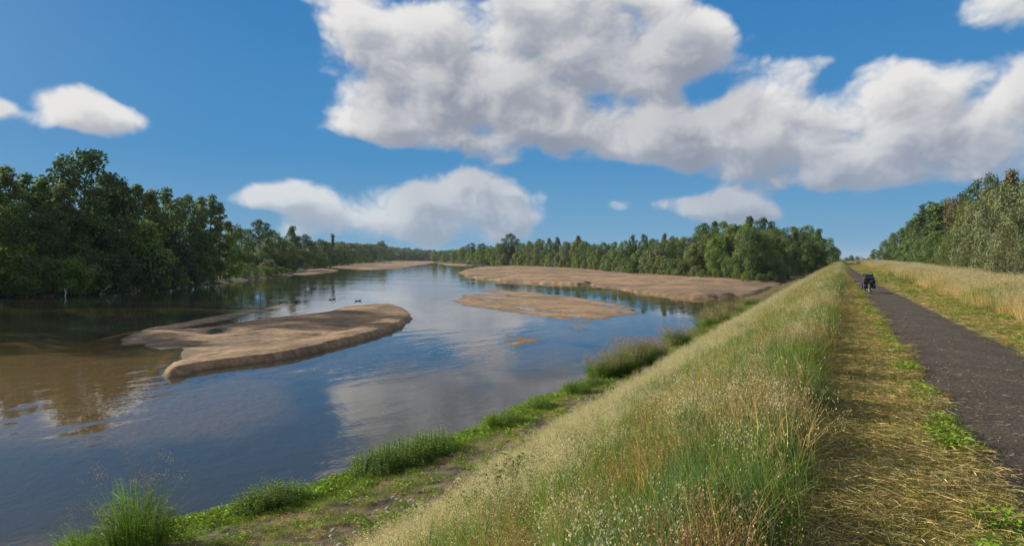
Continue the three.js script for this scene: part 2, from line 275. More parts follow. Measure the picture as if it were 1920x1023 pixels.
// sand: every bar is a low mound that rises out of the water along its outline
function sdPoly(p, x, z) {
  let d = 1e18, s = 1;
  for (let i = 0, j = p.length - 1; i < p.length; j = i++) {
    const ex = p[j].x - p[i].x, ez = p[j].z - p[i].z, wx = x - p[i].x, wz = z - p[i].z, k = clamp((wx * ex + wz * ez) / (ex * ex + ez * ez + 1e-9)), bx = wx - ex * k, bz = wz - ez * k;
    d = Math.min(d, bx * bx + bz * bz);
    const c1 = z >= p[i].z, c2 = z < p[j].z, c3 = ex * wz > ez * wx;
    if ((c1 && c2 && c3) || (!c1 && !c2 && !c3)) s = -s;
  }
  return -s * Math.sqrt(d);                                // positive inside
}
function sandbar(label, outline, cell, o = {}) {
  const poly = outline.map(([x, y]) => onPlane(x, y)), holes = (o.pools ?? []).map((h) => h.map(([x, y]) => onPlane(x, y)));
  let x0 = 1e9, x1 = -1e9, z0 = 1e9, z1 = -1e9; for (const p of poly) { x0 = Math.min(x0, p.x); x1 = Math.max(x1, p.x); z0 = Math.min(z0, p.z); z1 = Math.max(z1, p.z); }
  const m = o.margin ?? 4, top = o.top ?? .35, rise = o.rise ?? 5, f = o.freq ?? 1, cz = cell * (o.stretch ?? 1);
  const xs = span(x0 - m, x1 + m, Math.ceil((x1 - x0 + 2 * m) / cell)), zs = span(z0 - m, z1 + m, Math.ceil((z1 - z0 + 2 * m) / cz));
  const g = sheet(xs, zs, (x, z) => {
    const wob = fbm(x * .5 * f, z * .35 * f, 4) * (o.wobble ?? .35) / f;
    let d = sdPoly(poly, x, z) + wob;
    for (const h of holes) d = Math.min(d, -sdPoly(h, x, z) + wob * .5);
    const cut = o.cut ? smooth(0, o.cutWidth ?? .45, d) * o.cut * smooth(-.25, .45, -(fbm(x * .07, z * .07, 2)) + (o.cutBias ?? 0)) * (o.cutSide ? o.cutSide(x, z) : 1) : 0;
    const y = d < 0 ? Math.max(-2.2, d * .22) : Math.min(d * .05, .03) + top * smooth(0, rise, d) * .8 + cut + (fbm(x * .18 * f, z * .3 * f, 4) * .22 + fbm(x * .9 * f, z * .9 * f, 3) * .05) * smooth(.1, 3 / f, d) * (o.rough ?? 1) * .5 + (smooth(-.012, .012, fbm(x * .06 * f + 7, z * .11 * f, 3)) * .1 + smooth(-.015, .015, fbm(x * .13 * f - 5, z * .2 * f + 3, 3) - .12) * .06) * smooth(.3, 2.5 / f, d) * (o.rough ?? 1);
    return [x, y, z];
  }, (x, z, r, c) => {
    const n = fbm(x * .12 * f, z * .2 * f, 5, .6), n2 = fbm(x * .5 * f + 40, z * .9 * f, 4, .6), wet = smooth(.07, .0, r[1] + n2 * .06);
    cmix(c, SAND, [.22, .15, .09], smooth(-.25, .45, n + fbm(x * .035 * f, z * .06 * f, 3) * .7)); for (let k = 0; k < 3; k++) c[k] *= 1 + n2 * .3;
    const band = o.streak ? smooth(.12, .3, fbm(x * .05 + z * .012, z * .035 - x * .02, 5, .62)) * .8 : 0, dark = Math.max(band, smooth(.2, .4, n2 + n * .5)); for (let k = 0; k < 3; k++) c[k] = mix(c[k], [.13, .095, .065][k], dark * .75);
    for (let k = 0; k < 3; k++) c[k] = mix(c[k], SANDWET[k], wet * .85); if (r[1] < -.12) cmix(c, BEDSAND, SILT, smooth(-.3, -1.2, r[1] + n2 * .3));
  }, 7);
  return structure('sandbar', g, sandMat, label, 'sandbar');
}
const bigBar = [[305, 705], [318, 690], [335, 672], [345, 655], [338, 652], [300, 655], [272, 650], [270, 645], [290, 640], [278, 643], [240, 647], [225, 645], [221, 638], [250, 624], [290, 612], [340, 604], [400, 592], [470, 582], [545, 570], [553, 569], [470, 590], [400, 605], [330, 616], [400, 612], [480, 598], [560, 590], [615, 584], [650, 574], [690, 570], [730, 569], [755, 576], [772, 589], [770, 600], [755, 612], [720, 626], [670, 641], [610, 656], [560, 668], [500, 678], [430, 687], [380, 693], [340, 704], [320, 709]];
const bigNear = bigBar.slice(-11).map(([x, y]) => onPlane(x, y));
sandbar('large tan sandbar with rounded end in left half of river', bigBar, .28, {
  top: .26, rise: 6, cut: .42, cutWidth: .3, cutBias: .5, wobble: .3,
  cutSide: (x, z) => { let d = 1e9; for (let i = 1; i < bigNear.length; i++) { const a = bigNear[i - 1], b = bigNear[i], ex = b.x - a.x, ez = b.z - a.z, k = clamp(((x - a.x) * ex + (z - a.z) * ez) / (ex * ex + ez * ez)); d = Math.min(d, Math.hypot(x - a.x - ex * k, z - a.z - ez * k)); } return smooth(4.5, 1.2, d); },
  pools: [[[385, 622], [405, 615], [425, 615], [418, 622], [398, 627]]],
});
sandbar('flat streaked sandbar with narrow pools in middle of river', [[843, 563], [862, 561], [868, 552], [900, 551], [960, 556], [1040, 562], [1100, 567], [1150, 576], [1205, 586], [1190, 590], [1145, 594], [1143, 599], [1110, 597], [1118, 607], [1060, 600], [990, 590], [920, 580], [870, 573]], .4, {
  top: .14, rise: 4, wobble: .5, rough: .5, pools: [[[903, 560], [928, 563], [918, 565]], [[965, 574], [1005, 578], [1000, 582], [975, 578]], [[1012, 581], [1032, 583], [1025, 585]], [[1060, 594], [1100, 598], [1110, 603], [1080, 599]]],
});
sandbar('thin sand spit lying behind the streaked sandbar', [[902, 545], [940, 544], [1000, 548], [1080, 557], [1140, 566], [1190, 577], [1196, 582], [1130, 572], [1060, 564], [980, 557], [925, 550]], .5, { top: .1, rise: 4, wobble: .4, rough: .4 });
sandbar('small wedge of wet sand alone in the middle of river', [[944, 626], [955, 628], [985, 632], [1016, 637], [1000, 643], [985, 645], [965, 651], [947, 642], [946, 637], [960, 641], [973, 639], [966, 633], [948, 632]], .22, { top: .06, rise: 3, wobble: .25, rough: .3 });
sandbar('narrow sand streak in front of the streaked sandbar', [[1060, 611], [1085, 612], [1104, 616], [1085, 617]], .3, { top: .04, rise: 2, wobble: .2, rough: .3 });
sandbar('wide pale beach below the wood on the right', [[862, 511], [880, 505], [900, 501.5], [960, 499], [1040, 500], [1120, 504], [1200, 509], [1300, 515], [1400, 522], [1475, 528], [1462, 540], [1420, 549], [1380, 556], [1345, 561], [1300, 560], [1240, 554], [1180, 545], [1125, 538], [1108, 530], [1085, 534], [1020, 532], [960, 529], [905, 523], [880, 519]], .9, { stretch: 1.6, margin: 8, top: .75, rise: 16, freq: .45, wobble: 1.3, cut: .5, cutBias: .35, streak: 1 });
sandbar('far brown sand flats where the river bends left', [[590, 499], [640, 494], [700, 490.5], [760, 489.3], [835, 490.5], [800, 494.5], [770, 499], [735, 504], [690, 504.5], [640, 503]], 3, { stretch: 2.5, margin: 30, top: .7, rise: 22, freq: .18, wobble: 1.2, cut: .3, cutBias: .3 });
sandbar('far sand strip under the left bank trees', [[545, 514], [575, 506], [600, 503], [632, 505], [630, 510], [600, 513], [565, 516]], 1.2, { stretch: 2, margin: 8, top: .5, rise: 10, freq: .35, wobble: .8 });
sandbar('far low sandy shore before the bright green trees', [[820, 494], [860, 493], [930, 494], [925, 496.5], [870, 498], [835, 497]], 3, { stretch: 2.5, margin: 15, top: .6, rise: 12, freq: .2, wobble: 1 });

// the wooded banks
function bank(name, line, side, label, away) {                   // line: points along the water's edge; the land rises on its left (side 1) or right (-1)
  const offs = [-12, -4, 0, 1, 3, 8, 20, 60, 200, 500], ys = [-2.3, -.7, -.02, .3, .65, 1.0, 1.3, 1.6, 1.8, 2], P = [];
  for (let i = 0; i < line.length - 1; i++) { const n = Math.max(2, Math.min(40, Math.round(Math.hypot(line[i + 1].x - line[i].x, line[i + 1].z - line[i].z) / 3))); for (let k = 0; k < n; k++) P.push({ x: mix(line[i].x, line[i + 1].x, k / n), z: mix(line[i].z, line[i + 1].z, k / n) }); }
  P.push(line[line.length - 1]);
  const N = P.map((p, i) => { const a = P[Math.max(0, i - 6)], b = P[Math.min(P.length - 1, i + 6)], l = Math.hypot(b.x - a.x, b.z - a.z); return away ?? { x: side * (b.z - a.z) / l, z: -side * (b.x - a.x) / l }; });
  const idx = P.map((_, i) => i), g = sheet(idx, offs.map((_, k) => k), (i, k) => {
    const p = P[i], n = N[i], w = noise2(p.x * .15, p.z * .15) * 2.2 + noise2(p.x * .5, p.z * .5) * .7, o = offs[k] + (k > 0 && k < 6 ? w : 0);
    return [p.x + n.x * o, ys[k] + (k > 3 ? fbm(p.x * .2 + k, p.z * .2, 3) * .3 : 0), p.z + n.z * o];
  }, (i, k, r, c) => { const n = fbm(r[0] * .2, r[2] * .2, 4); if (k < 4) cmix(c, EARTH, SILT, .5 + n * .5); else cmix(c, [.05, .06, .025], [.09, .075, .035], smooth(-.3, .3, n)); }, 5);
  structure(name, g, earthMat, label, 'river bank');
}
const leftShore = [{ x: -122, z: 90 }, { x: -108, z: 20 }, { x: -98, z: -40 }, { x: -92, z: -80 }, ...[[0, 557], [60, 557], [120, 555], [200, 549], [250, 546], [330, 540], [410, 533], [425, 529], [480, 523], [548, 517], [553, 512], [545, 509], [590, 503], [640, 498], [690, 492.5], [730, 489.6], [770, 488.2]].map(([x, y]) => onPlane(x, y))];
bank('left_bank', leftShore, 1, 'dark wooded left bank of the river');
const rightShore = [[1530, 517], [1480, 529], [1430, 530], [1330, 523], [1250, 518], [1180, 513], [1120, 508], [1060, 502.5], [980, 499], [900, 497.2], [850, 494.5], [820, 492.8], [815, 491], [860, 489.4], [960, 488.4]].map(([x, y]) => onPlane(x, y, .5));
bank('right_bank', rightShore.reverse(), 1, 'wooded right bank behind the wide beach', { x: .75, z: -.66 });

// ---------------------------------------------------------------- leaves, blades, stems: small builders that fill arrays
class Faces {
  constructor() { this.p = []; this.n = []; this.c = []; this.i = []; }
  quad(a, b, c, d, n, col) { const k = this.p.length / 3; for (const v of [a, b, c, d]) { this.p.push(v[0], v[1], v[2]); this.n.push(n[0], n[1], n[2]); this.c.push(col[0], col[1], col[2]); } this.i.push(k, k + 1, k + 2, k, k + 2, k + 3); }
  tri(a, b, c, n, col) { const k = this.p.length / 3; for (const v of [a, b, c]) { this.p.push(v[0], v[1], v[2]); this.n.push(n[0], n[1], n[2]); this.c.push(col[0], col[1], col[2]); } this.i.push(k, k + 1, k + 2); }
  leaf(x, y, z, n, dirx, diry, dirz, L, Wd, col) {           // a pointed leaf from (x,y,z) along dir, folded a little
    let ax = diry * n[2] - dirz * n[1], ay = dirz * n[0] - dirx * n[2], az = dirx * n[1] - diry * n[0]; const l = Math.hypot(ax, ay, az) || 1; ax *= Wd / l / 2; ay *= Wd / l / 2; az *= Wd / l / 2;
    const mx = x + dirx * L * .45, my = y + diry * L * .45, mz = z + dirz * L * .45;
    this.quad([x, y, z], [mx + ax, my + ay, mz + az], [x + dirx * L, y + diry * L - L * .06, z + dirz * L], [mx - ax, my - ay, mz - az], n, col);
  }
  blade(x, z, h, w, lean, ang, col, tip = .4, y0 = 0) {       // a grass blade of two pieces bending over
    const dx = Math.cos(ang), dz = Math.sin(ang), sx = -dz * w / 2, sz = dx * w / 2, n = [dx * .92, .38, dz * .92];
    const P = [[0, 0], [lean * .28, h * .55], [lean, h * (1 - tip * lean / h * .5)]];
    const a = [x + sx, y0, z + sz], b = [x - sx, y0, z - sz], m = [x + dx * P[1][0], y0 + P[1][1], z + dz * P[1][0]], t = [x + dx * P[2][0], y0 + P[2][1], z + dz * P[2][0]];
    const m1 = [m[0] + sx * .8, m[1], m[2] + sz * .8], m2 = [m[0] - sx * .8, m[1], m[2] - sz * .8];
    this.quad(a, b, m2, m1, n, col); this.tri(m1, m2, t, n, col); return t;
  }
  tube(pts, rad, sides, col) {                                // pts: [x,y,z], rad per point
    const k0 = this.p.length / 3;
    for (let i = 0; i < pts.length; i++) {
      const a = pts[Math.max(0, i - 1)], b = pts[Math.min(pts.length - 1, i + 1)]; let tx = b[0] - a[0], ty = b[1] - a[1], tz = b[2] - a[2]; const l = Math.hypot(tx, ty, tz) || 1; tx /= l; ty /= l; tz /= l;
      let ux = Math.abs(ty) < .9 ? -tz : 0, uy = Math.abs(ty) < .9 ? 0 : tz, uz = Math.abs(ty) < .9 ? tx : -ty; const m = Math.hypot(ux, uy, uz) || 1; ux /= m; uy /= m; uz /= m;
      const vx = ty * uz - tz * uy, vy = tz * ux - tx * uz, vz = tx * uy - ty * ux;
      for (let s = 0; s < sides; s++) { const q = s / sides * 2 * Math.PI, c = Math.cos(q), d = Math.sin(q), nx = ux * c + vx * d, ny = uy * c + vy * d, nz = uz * c + vz * d; this.p.push(pts[i][0] + nx * rad[i], pts[i][1] + ny * rad[i], pts[i][2] + nz * rad[i]); this.n.push(nx, ny, nz); this.c.push(col[0], col[1], col[2]); }
      if (i) for (let s = 0; s < sides; s++) { const a0 = k0 + (i - 1) * sides + s, a1 = k0 + (i - 1) * sides + (s + 1) % sides, b0 = a0 + sides, b1 = a1 + sides; this.i.push(a0, a1, b1, a0, b1, b0); }
    }
  }
  done() { const g = new THREE.BufferGeometry(); g.setAttribute('position', new THREE.Float32BufferAttribute(this.p, 3)); g.setAttribute('normal', new THREE.Float32BufferAttribute(this.n, 3)); g.setAttribute('color', new THREE.Float32BufferAttribute(this.c, 3)); g.setIndex(this.i); return g; }
}
const leafMat = (r, g, b, through = .48, rough = .75) => { const m = new THREE.MeshPhysicalMaterial({ vertexColors: true, roughness: rough, transmission: through, thickness: 0, side: THREE.DoubleSide, specularIntensity: .5 }); m.color.setRGB(r, g, b); return m; };
const barkMat = new THREE.MeshStandardMaterial({ vertexColors: true, roughness: 1 }), barkGrey = new THREE.MeshStandardMaterial({ vertexColors: true, roughness: 1 }); barkMat.color.setRGB(.11, .09, .065); barkGrey.color.setRGB(.2, .185, .155);

// ---------------------------------------------------------------- trees
const PROFILES = {
  round: (v) => Math.sqrt(Math.max(0, 1 - Math.pow(Math.abs(v - .48) / .55, 2.2))),
  tall: (v) => Math.pow(Math.sin(Math.PI * Math.pow(clamp(v * .93 + .05), .8)), .7) * (1 - .25 * v),
  dome: (v) => Math.sqrt(Math.max(0, 1 - v * v * .98)),
  column: (v) => (.55 + .45 * Math.sin(v * 5 + .6)) * Math.pow(1 - v, .3),
};
function buildTree(seed, o) {
  const r = rng(seed), R = () => r() * 2 - 1, lobes = [], prof = PROFILES[o.shape], hw = o.w / 2;
  for (let i = 0; i < o.lobes; i++) {
    const v = (i + r()) / o.lobes, y = o.y0 + (o.h - o.y0) * v * .93, a = i * 2.4 + r() * 1.4, rr = hw * prof(v) * (.2 + .75 * Math.sqrt(r())), lr = o.w * (o.lobeR ?? .15) * (.6 + r() * .85) * (.65 + .35 * prof(v));
    lobes.push({ x: Math.cos(a) * rr, y, z: Math.sin(a) * rr, r: lr, t: .82 + r() * .36, w: .94 + r() * .12 });
  }
  lobes.push({ x: R() * .4, y: o.h - o.w * .09, z: R() * .4, r: o.w * .11, t: 1, w: 1 });
  const crown = new Faces(), sum = lobes.reduce((s, l) => s + l.r * l.r, 0);
  for (const l of lobes) {
    const n = Math.round(o.leaves * l.r * l.r / sum);
    for (let k = 0; k < n; k++) {
      let u = R(), q = r() * 2 * Math.PI, s = Math.sqrt(1 - u * u), dx = s * Math.cos(q), dy = u, dz = s * Math.sin(q); if (dy < -.3 && r() < .6) dy = -dy;
      const bump = 1 + .38 * noise2(dx * 2.6 + l.x * 3 + l.y, dz * 2.6 + dy * 2.6 + l.z * 3), rad = l.r * (.35 + .65 * Math.pow(r(), .45)) * bump * (r() < .06 ? 1.25 : 1);
      let nx = dx * .7 + R() * .75, ny = dy * .7 + R() * .75 + .25, nz = dz * .7 + R() * .75; const ln = Math.hypot(nx, ny, nz) || 1; nx /= ln; ny /= ln; nz /= ln;
      let ex = R(), ey = R() * .8 - (o.droop ?? .2), ez = R(); const dd = ex * nx + ey * ny + ez * nz; ex -= nx * dd; ey -= ny * dd; ez -= nz * dd; const le = Math.hypot(ex, ey, ez) || 1;
      const t = l.t * (.72 + r() * .56), L = o.leaf * (.6 + r() * .8);
      crown.leaf(l.x + dx * rad, Math.max(.05, l.y + dy * rad * (o.squash ?? .85)), l.z + dz * rad, [nx, ny, nz], ex / le, ey / le, ez / le, L, L * (o.slim ?? .6), [t * l.w, t, t * (2 - l.w) * (.8 + r() * .4)]);
    }
  }
  const trunk = new Faces(), th = o.h * .8, tr = o.h * (o.trunk ?? .016), bend = R() * .6, pts = [], rad = [], stems = o.stems ?? 1;
  for (let st = 0; st < stems; st++) {
    const P = [], Q = [], lx = stems > 1 ? R() * hw * .5 : bend, lz = stems > 1 ? R() * hw * .5 : R() * .5;
    for (let i = 0; i <= 6; i++) { const k = i / 6; P.push([lx * k * k + Math.sin(k * 4 + st) * .12, k * th - .15, lz * k * k]); Q.push(tr * (1.15 - k * .95) * (i ? 1 : 1.35) / Math.sqrt(stems)); }
    trunk.tube(P, Q, 7, [1, 1, 1]);
    if (!st) pts.push(...P);
  }
  for (const l of lobes) {
    if (r() < .25) continue;
    const yb = Math.max(o.h * .12, l.y - Math.hypot(l.x, l.z) * (.6 + r() * .5) - l.r * .4), k = clamp(yb / th) * 6, i = Math.min(5, Math.floor(k)), b = pts[i], c = pts[i + 1], f = k - i, sx = mix(b[0], c[0], f), sy = mix(b[1], c[1], f), sz = mix(b[2], c[2], f);
    trunk.tube([[sx, sy, sz], [mix(sx, l.x, .5), mix(sy, l.y, .42), mix(sz, l.z, .5)], [l.x, l.y, l.z], [l.x + R() * l.r * .5, l.y + l.r * .7, l.z + R() * l.r * .5]], [tr * .42, tr * .28, tr * .14, tr * .04], 4, [1, 1, 1]);
  }
  return { crown: crown.done(), trunk: trunk.done(), h: o.h, w: o.w };
}
const KIND = {
  poplar: [11, 12, 13, 14].map((s, i) => buildTree(s, { h: 24, w: 14 + i, y0: 3.5, shape: i % 2 ? 'round' : 'tall', lobes: 44, lobeR: .125, leaves: 7600, leaf: .6, slim: .72, trunk: .014 })),
  airy: [21, 22, 23].map((s) => buildTree(s, { h: 24, w: 9.5, y0: 5, shape: 'tall', lobes: 30, lobeR: .12, leaves: 4200, leaf: .55, slim: .6, trunk: .011 })),
  dense: [31, 32, 33].map((s) => buildTree(s, { h: 16, w: 12, y0: 1.2, shape: 'round', lobes: 34, lobeR: .15, leaves: 7000, leaf: .48, slim: .65, trunk: .018 })),
  willow: [41, 42, 43, 44].map((s) => buildTree(s, { h: 14, w: 10.5, y0: .9, shape: 'dome', lobes: 36, lobeR: .15, leaves: 8000, leaf: .5, slim: .34, droop: .35, squash: 1.05, trunk: .016, stems: 3 })),
  column: [51, 52].map((s) => buildTree(s, { h: 20, w: 6, y0: 1.5, shape: 'column', lobes: 34, lobeR: .2, leaves: 4600, leaf: .5, slim: .6, trunk: .013 })),
  bush: [61, 62, 63, 64].map((s) => buildTree(s, { h: 4, w: 5.5, y0: .25, shape: 'dome', lobes: 18, lobeR: .17, leaves: 3200, leaf: .32, slim: .5, trunk: .014, stems: 4 })),
};
const TONE = {
  deep: leafMat(.075, .14, .034, .55), mid: leafMat(.125, .21, .04, .55), bright: leafMat(.16, .26, .034, .5), olive: leafMat(.165, .215, .05, .55), silver: leafMat(.18, .215, .095, .4), rusty: leafMat(.22, .175, .075, .4), blue: leafMat(.06, .105, .048), lime: leafMat(.22, .31, .04, .5),
};
let pick = rng(900);
function plant(name, kind, tone, x, y, z, h, wide, label, group, bark = barkMat) {
  const v = KIND[kind][Math.floor(pick() * KIND[kind].length)], g = thing(name, label, kind === 'bush' ? 'bush' : 'tree', group), k = h / v.h;
  g.position.set(x, y, z); g.rotation.y = pick() * 6.28; g.scale.set(k * wide, k, k * wide);
  part('trunk', v.trunk, bark, g); part('crown', v.crown, TONE[tone], g); shade(g); return g;
}
const topAt = (py, depth) => EYE + (HORIZON - py) / F * depth;
// left bank wood: [photo x, top y, metres past the shore, kind, tone, width factor]
const shoreDepth = (px) => table([[-60, 111], [0, 111], [120, 115], [250, 130], [330, 145], [420, 170], [480, 208], [548, 246], [590, 410], [640, 560], [690, 900], [740, 1300]], px);
const zoneLeft = (px) => px < 40 ? 'at the left edge' : px < 100 ? 'left of the tallest tree' : px < 215 ? 'beside the tallest tree' : px < 300 ? 'right of the tallest tree' : px < 365 ? 'above the bleached branches' : px < 440 ? 'at its right end' : px < 500 ? 'behind the green spit' : px < 560 ? 'above the spit tip' : px < 615 ? 'left of the slender tree' : 'right of the slender tree';
const LEFT = 'tall trees of the left bank wood';
const leftTall = [
  [-55, 315, 12, 'poplar', 'mid', .9], [-15, 330, 22, 'poplar', 'olive', 1], [18, 312, 10, 'airy', 'olive', 1.2], [50, 325, 15, 'airy', 'mid', 1.25], [85, 330, 20, 'poplar', 'mid', .9], [118, 345, 9, 'poplar', 'olive', .8],
  [158, 281, 13, 'poplar', 'deep', 1.05], [200, 325, 24, 'poplar', 'mid', .9], [228, 340, 10, 'poplar', 'deep', .8], [258, 345, 18, 'poplar', 'mid', .8], [285, 355, 8, 'poplar', 'olive', .8], [310, 352, 20, 'airy', 'mid', 1.2], [335, 370, 9, 'dense', 'deep', .9], [352, 366, 22, 'poplar', 'mid', .7],
  [378, 368, 9, 'airy', 'olive', 1.1], [396, 365, 12, 'airy', 'mid', 1], [412, 380, 8, 'airy', 'olive', 1], [428, 415, 8, 'dense', 'mid', .9], [452, 428, 18, 'dense', 'mid', .9], [487, 412, 14, 'poplar', 'deep', .85], [512, 430, 14, 'dense', 'mid', .9], [548, 423, 18, 'poplar', 'deep', .8], [572, 438, 16, 'dense', 'blue', .9], [532, 446, 8, 'dense', 'mid', 1],
  [600, 447, 20, 'dense', 'deep', .9], [624, 438, 25, 'column', 'deep', 1.2], [612, 452, 14, 'dense', 'blue', .9], [640, 452, 20, 'dense', 'mid', .9], [660, 456, 20, 'dense', 'blue', .9], [655, 466, 10, 'willow', 'silver', .9], [680, 458, 30, 'dense', 'blue', 1],
  [20, 380, 5, 'dense', 'mid', .9], [75, 400, 5, 'dense', 'deep', .9], [180, 390, 6, 'dense', 'mid', .9], [215, 410, 4, 'dense', 'deep', .8], [270, 420, 4, 'dense', 'deep', .8], [330, 430, 4, 'dense', 'blue', .9], [372, 432, 4, 'dense', 'deep', .9],
];
for (const [px, top, past, kind, tone, wide] of leftTall) {
  const d = shoreDepth(px) + past + (px > 440 && px < 585 ? table([[440, 45], [470, 80], [550, 85], [585, 20]], px) : 0), p = spot(px, d), far = px > 440, nm = { poplar: 'poplar_tree', airy: 'poplar_tree', dense: 'broadleaf_tree', willow: 'willow_tree', column: 'poplar_tree' }[kind];
  let label = far ? `${{ deep: 'dark', mid: 'green', blue: 'bluish green', silver: 'silvery green', olive: 'olive green' }[tone]} ${kind === 'column' ? 'slender ' : ''}tree of the receding left bank wood ${zoneLeft(px)}` : `${{ deep: 'dark', mid: 'green', blue: 'bluish', olive: 'olive green' }[tone]} ${{ poplar: 'broad', airy: 'slender open crowned', dense: 'round low' }[kind]} tree in the left bank wood ${zoneLeft(px)}${past < 8 ? ' in front' : ''}`;
  let group = far ? 'trees far up the left bank' : LEFT;
  if (px === 158) label = 'tallest tree of the left bank, dark crown standing above the wood';
  if (px === 624) label = 'slender dark tree poking above the far left bank trees';
  if (px === 548) label = 'flat topped dark tree above the far left bank wood';
  plant(nm, kind, tone, p.x, 1, p.z, topAt(top, d) - 1, wide, label, group);
}
const frontBush = [[5, 470, 2, 'bright'], [38, 455, 2, 'lime'], [70, 480, 1, 'mid'], [105, 485, 2, 'mid'], [135, 488, 1, 'bright'], [165, 480, 2, 'mid'], [200, 470, 1, 'deep'], [232, 478, 1, 'blue'], [262, 442, 4, 'bright'], [285, 470, 0, 'blue'], [312, 475, 1, 'mid'], [340, 480, 1, 'blue'], [365, 470, 1, 'mid'], [400, 484, 0, 'deep'], [330, 505, -1, 'mid'], [270, 515, -1, 'bright'], [240, 420, 8, 'lime'], [150, 505, 0, 'mid'], [90, 520, 0, 'mid'], [20, 520, 0, 'mid'], [-20, 480, 2, 'mid'], [470, 495, 10, 'silver'], [505, 486, 12, 'silver']];
for (const [px, top, past, tone] of frontBush) {
  const d = shoreDepth(px) + past, p = spot(px, d);
  const names = { bright: 'bright green', lime: 'yellow green sunlit', mid: 'green', deep: 'dark', blue: 'bluish green', silver: 'silvery' };
  plant('bank_bush', 'bush', tone, p.x, .3, p.z, Math.max(2.2, topAt(top, d) - .3), px > 440 ? 1 : .85, px === 505 ? 'pale silvery round bush behind the low green spit' : px === 470 ? 'grey green low bush left of the pale silvery bush' : `${names[tone]} bush at the water under the left bank wood ${zoneLeft(px)}`, px > 440 ? undefined : 'bushes along the left bank');
}
for (const [px, py, h, w, tone, lab] of [[430, 510, 2.6, .8, 'lime', 'sunlit yellow green bush beside the dark left bank bush'], [450, 506, 3, .8, 'bright', 'rounded bright green bush at the start of the green spit'], [457, 516, 1.3, .7, 'mid', 'tiny green bush below the rounded bright bush'], [490, 508, 2.1, 1.2, 'lime', 'low lime green mound on the green spit'], [508, 512, 1.6, 1.2, 'bright', 'low green mound in the middle of the green spit'], [527, 511, 1.8, 1, 'mid', 'low dark green mound near the tip of the green spit'], [540, 514, 1.2, 1, 'bright', 'smallest green mound at the tip of the green spit']]) {
  const d = table([[430, 178], [460, 195], [490, 212], [545, 243]], px) + (516 - py) * 1.5, p = spot(px, d); plant('spit_bush', 'bush', tone, p.x, .85, p.z, h * 1.45, w * 1.3, lab);
}
// out of the frame to the left: the trees whose shadows cross the sandbar
for (const [x, z, h, w] of [[-97, -76, 31, .8], [-95, -91, 36, .75], [-99, -101, 37, .8], [-104, -60, 28, .8]]) plant('poplar_tree', 'poplar', 'mid', x, 1, z, h, w, 'green broad tree standing left of the view on the left bank', 'left bank trees outside the view');

// the wood on the right bank
const vegDepth = (px) => table([[800, 900], [850, 700], [900, 545], [980, 478], [1060, 390], [1120, 300], [1180, 250], [1250, 217], [1330, 190], [1400, 165], [1440, 160], [1500, 185], [1545, 250], [1600, 330]], px);
const rightWood = [
  [815, 470, 10, 'dense', 'lime', .9], [832, 474, 0, 'willow', 'bright', 1], [850, 470, 15, 'dense', 'bright', .9], [868, 462, 30, 'dense', 'mid', .9], [884, 455, 50, 'dense', 'deep', .9], [880, 472, 4, 'dense', 'bright', .9], [900, 466, 6, 'dense', 'bright', .9], [905, 456, 50, 'dense', 'deep', .9], [920, 460, 14, 'dense', 'bright', .9], [938, 456, 20, 'dense', 'mid', .9], [945, 474, 2, 'willow', 'silver', 1], [957, 437, 45, 'poplar', 'deep', .85], [980, 455, 40, 'dense', 'mid', .9], [992, 452, 20, 'willow', 'olive', .8],
  [1012, 447, 30, 'poplar', 'olive', .8], [1030, 446, 35, 'poplar', 'mid', .75], [1045, 444, 40, 'poplar', 'deep', .7], [1062, 452, 16, 'willow', 'silver', .8], [1084, 441, 40, 'poplar', 'olive', .8], [1098, 452, 30, 'dense', 'deep', .9], [1115, 456, 30, 'dense', 'mid', .9], [1135, 454, 40, 'dense', 'deep', .9], [1152, 453, 40, 'poplar', 'olive', .7], [1172, 450, 40, 'dense', 'mid', .9], [1186, 440, 40, 'poplar', 'deep', .5], [1208, 439, 40, 'poplar', 'deep', .55], [1225, 446, 40, 'dense', 'deep', .9], [1246, 437, 40, 'poplar', 'deep', .5], [1262, 442, 45, 'dense', 'rusty', .9], [1284, 444, 45, 'dense', 'olive', .9], [1200, 468, 15, 'willow', 'silver', .9], [1235, 465, 14, 'willow', 'silver', .9],
  [1318, 418, 45, 'poplar', 'mid', .75], [1340, 414, 55, 'poplar', 'deep', .75], [1358, 414, 45, 'poplar', 'mid', .8], [1375, 425, 30, 'dense', 'olive', 1], [1405, 405, 70, 'poplar', 'deep', .85], [1432, 408, 75, 'poplar', 'deep', .8], [1330, 440, 25, 'dense', 'olive', 1], [1395, 440, 30, 'dense', 'olive', .9], [1450, 425, 70, 'poplar', 'mid', .8], [1415, 447, 20, 'willow', 'rusty', .55],
  [1488, 424, 85, 'poplar', 'mid', .8], [1512, 422, 80, 'poplar', 'mid', .8], [1535, 428, 70, 'poplar', 'deep', .75], [1552, 446, 55, 'dense', 'mid', .9], [1500, 452, 50, 'willow', 'olive', .8], [1528, 460, 30, 'willow', 'olive', .8], [1563, 462, 50, 'dense', 'deep', .8],
  [1300, 460, 15, 'willow', 'olive', 1], [1350, 465, 14, 'dense', 'mid', 1], [1388, 465, 12, 'dense', 'lime', .8], [1420, 466, 14, 'dense', 'lime', .8], [1440, 470, 24, 'dense', 'bright', .8], [1365, 478, 6, 'dense', 'bright', .75], [1475, 472, 25, 'dense', 'bright', .8], [1458, 477, 3, 'willow', 'silver', 1.15], [1005, 475, 2, 'willow', 'olive', 1], [1035, 474, 2, 'willow', 'silver', 1], [1080, 477, 4, 'willow', 'bright', 1], [1108, 484, 2, 'willow', 'silver', .9], [970, 478, 2, 'willow', 'bright', 1], [1545, 480, 10, 'dense', 'lime', .7],
];
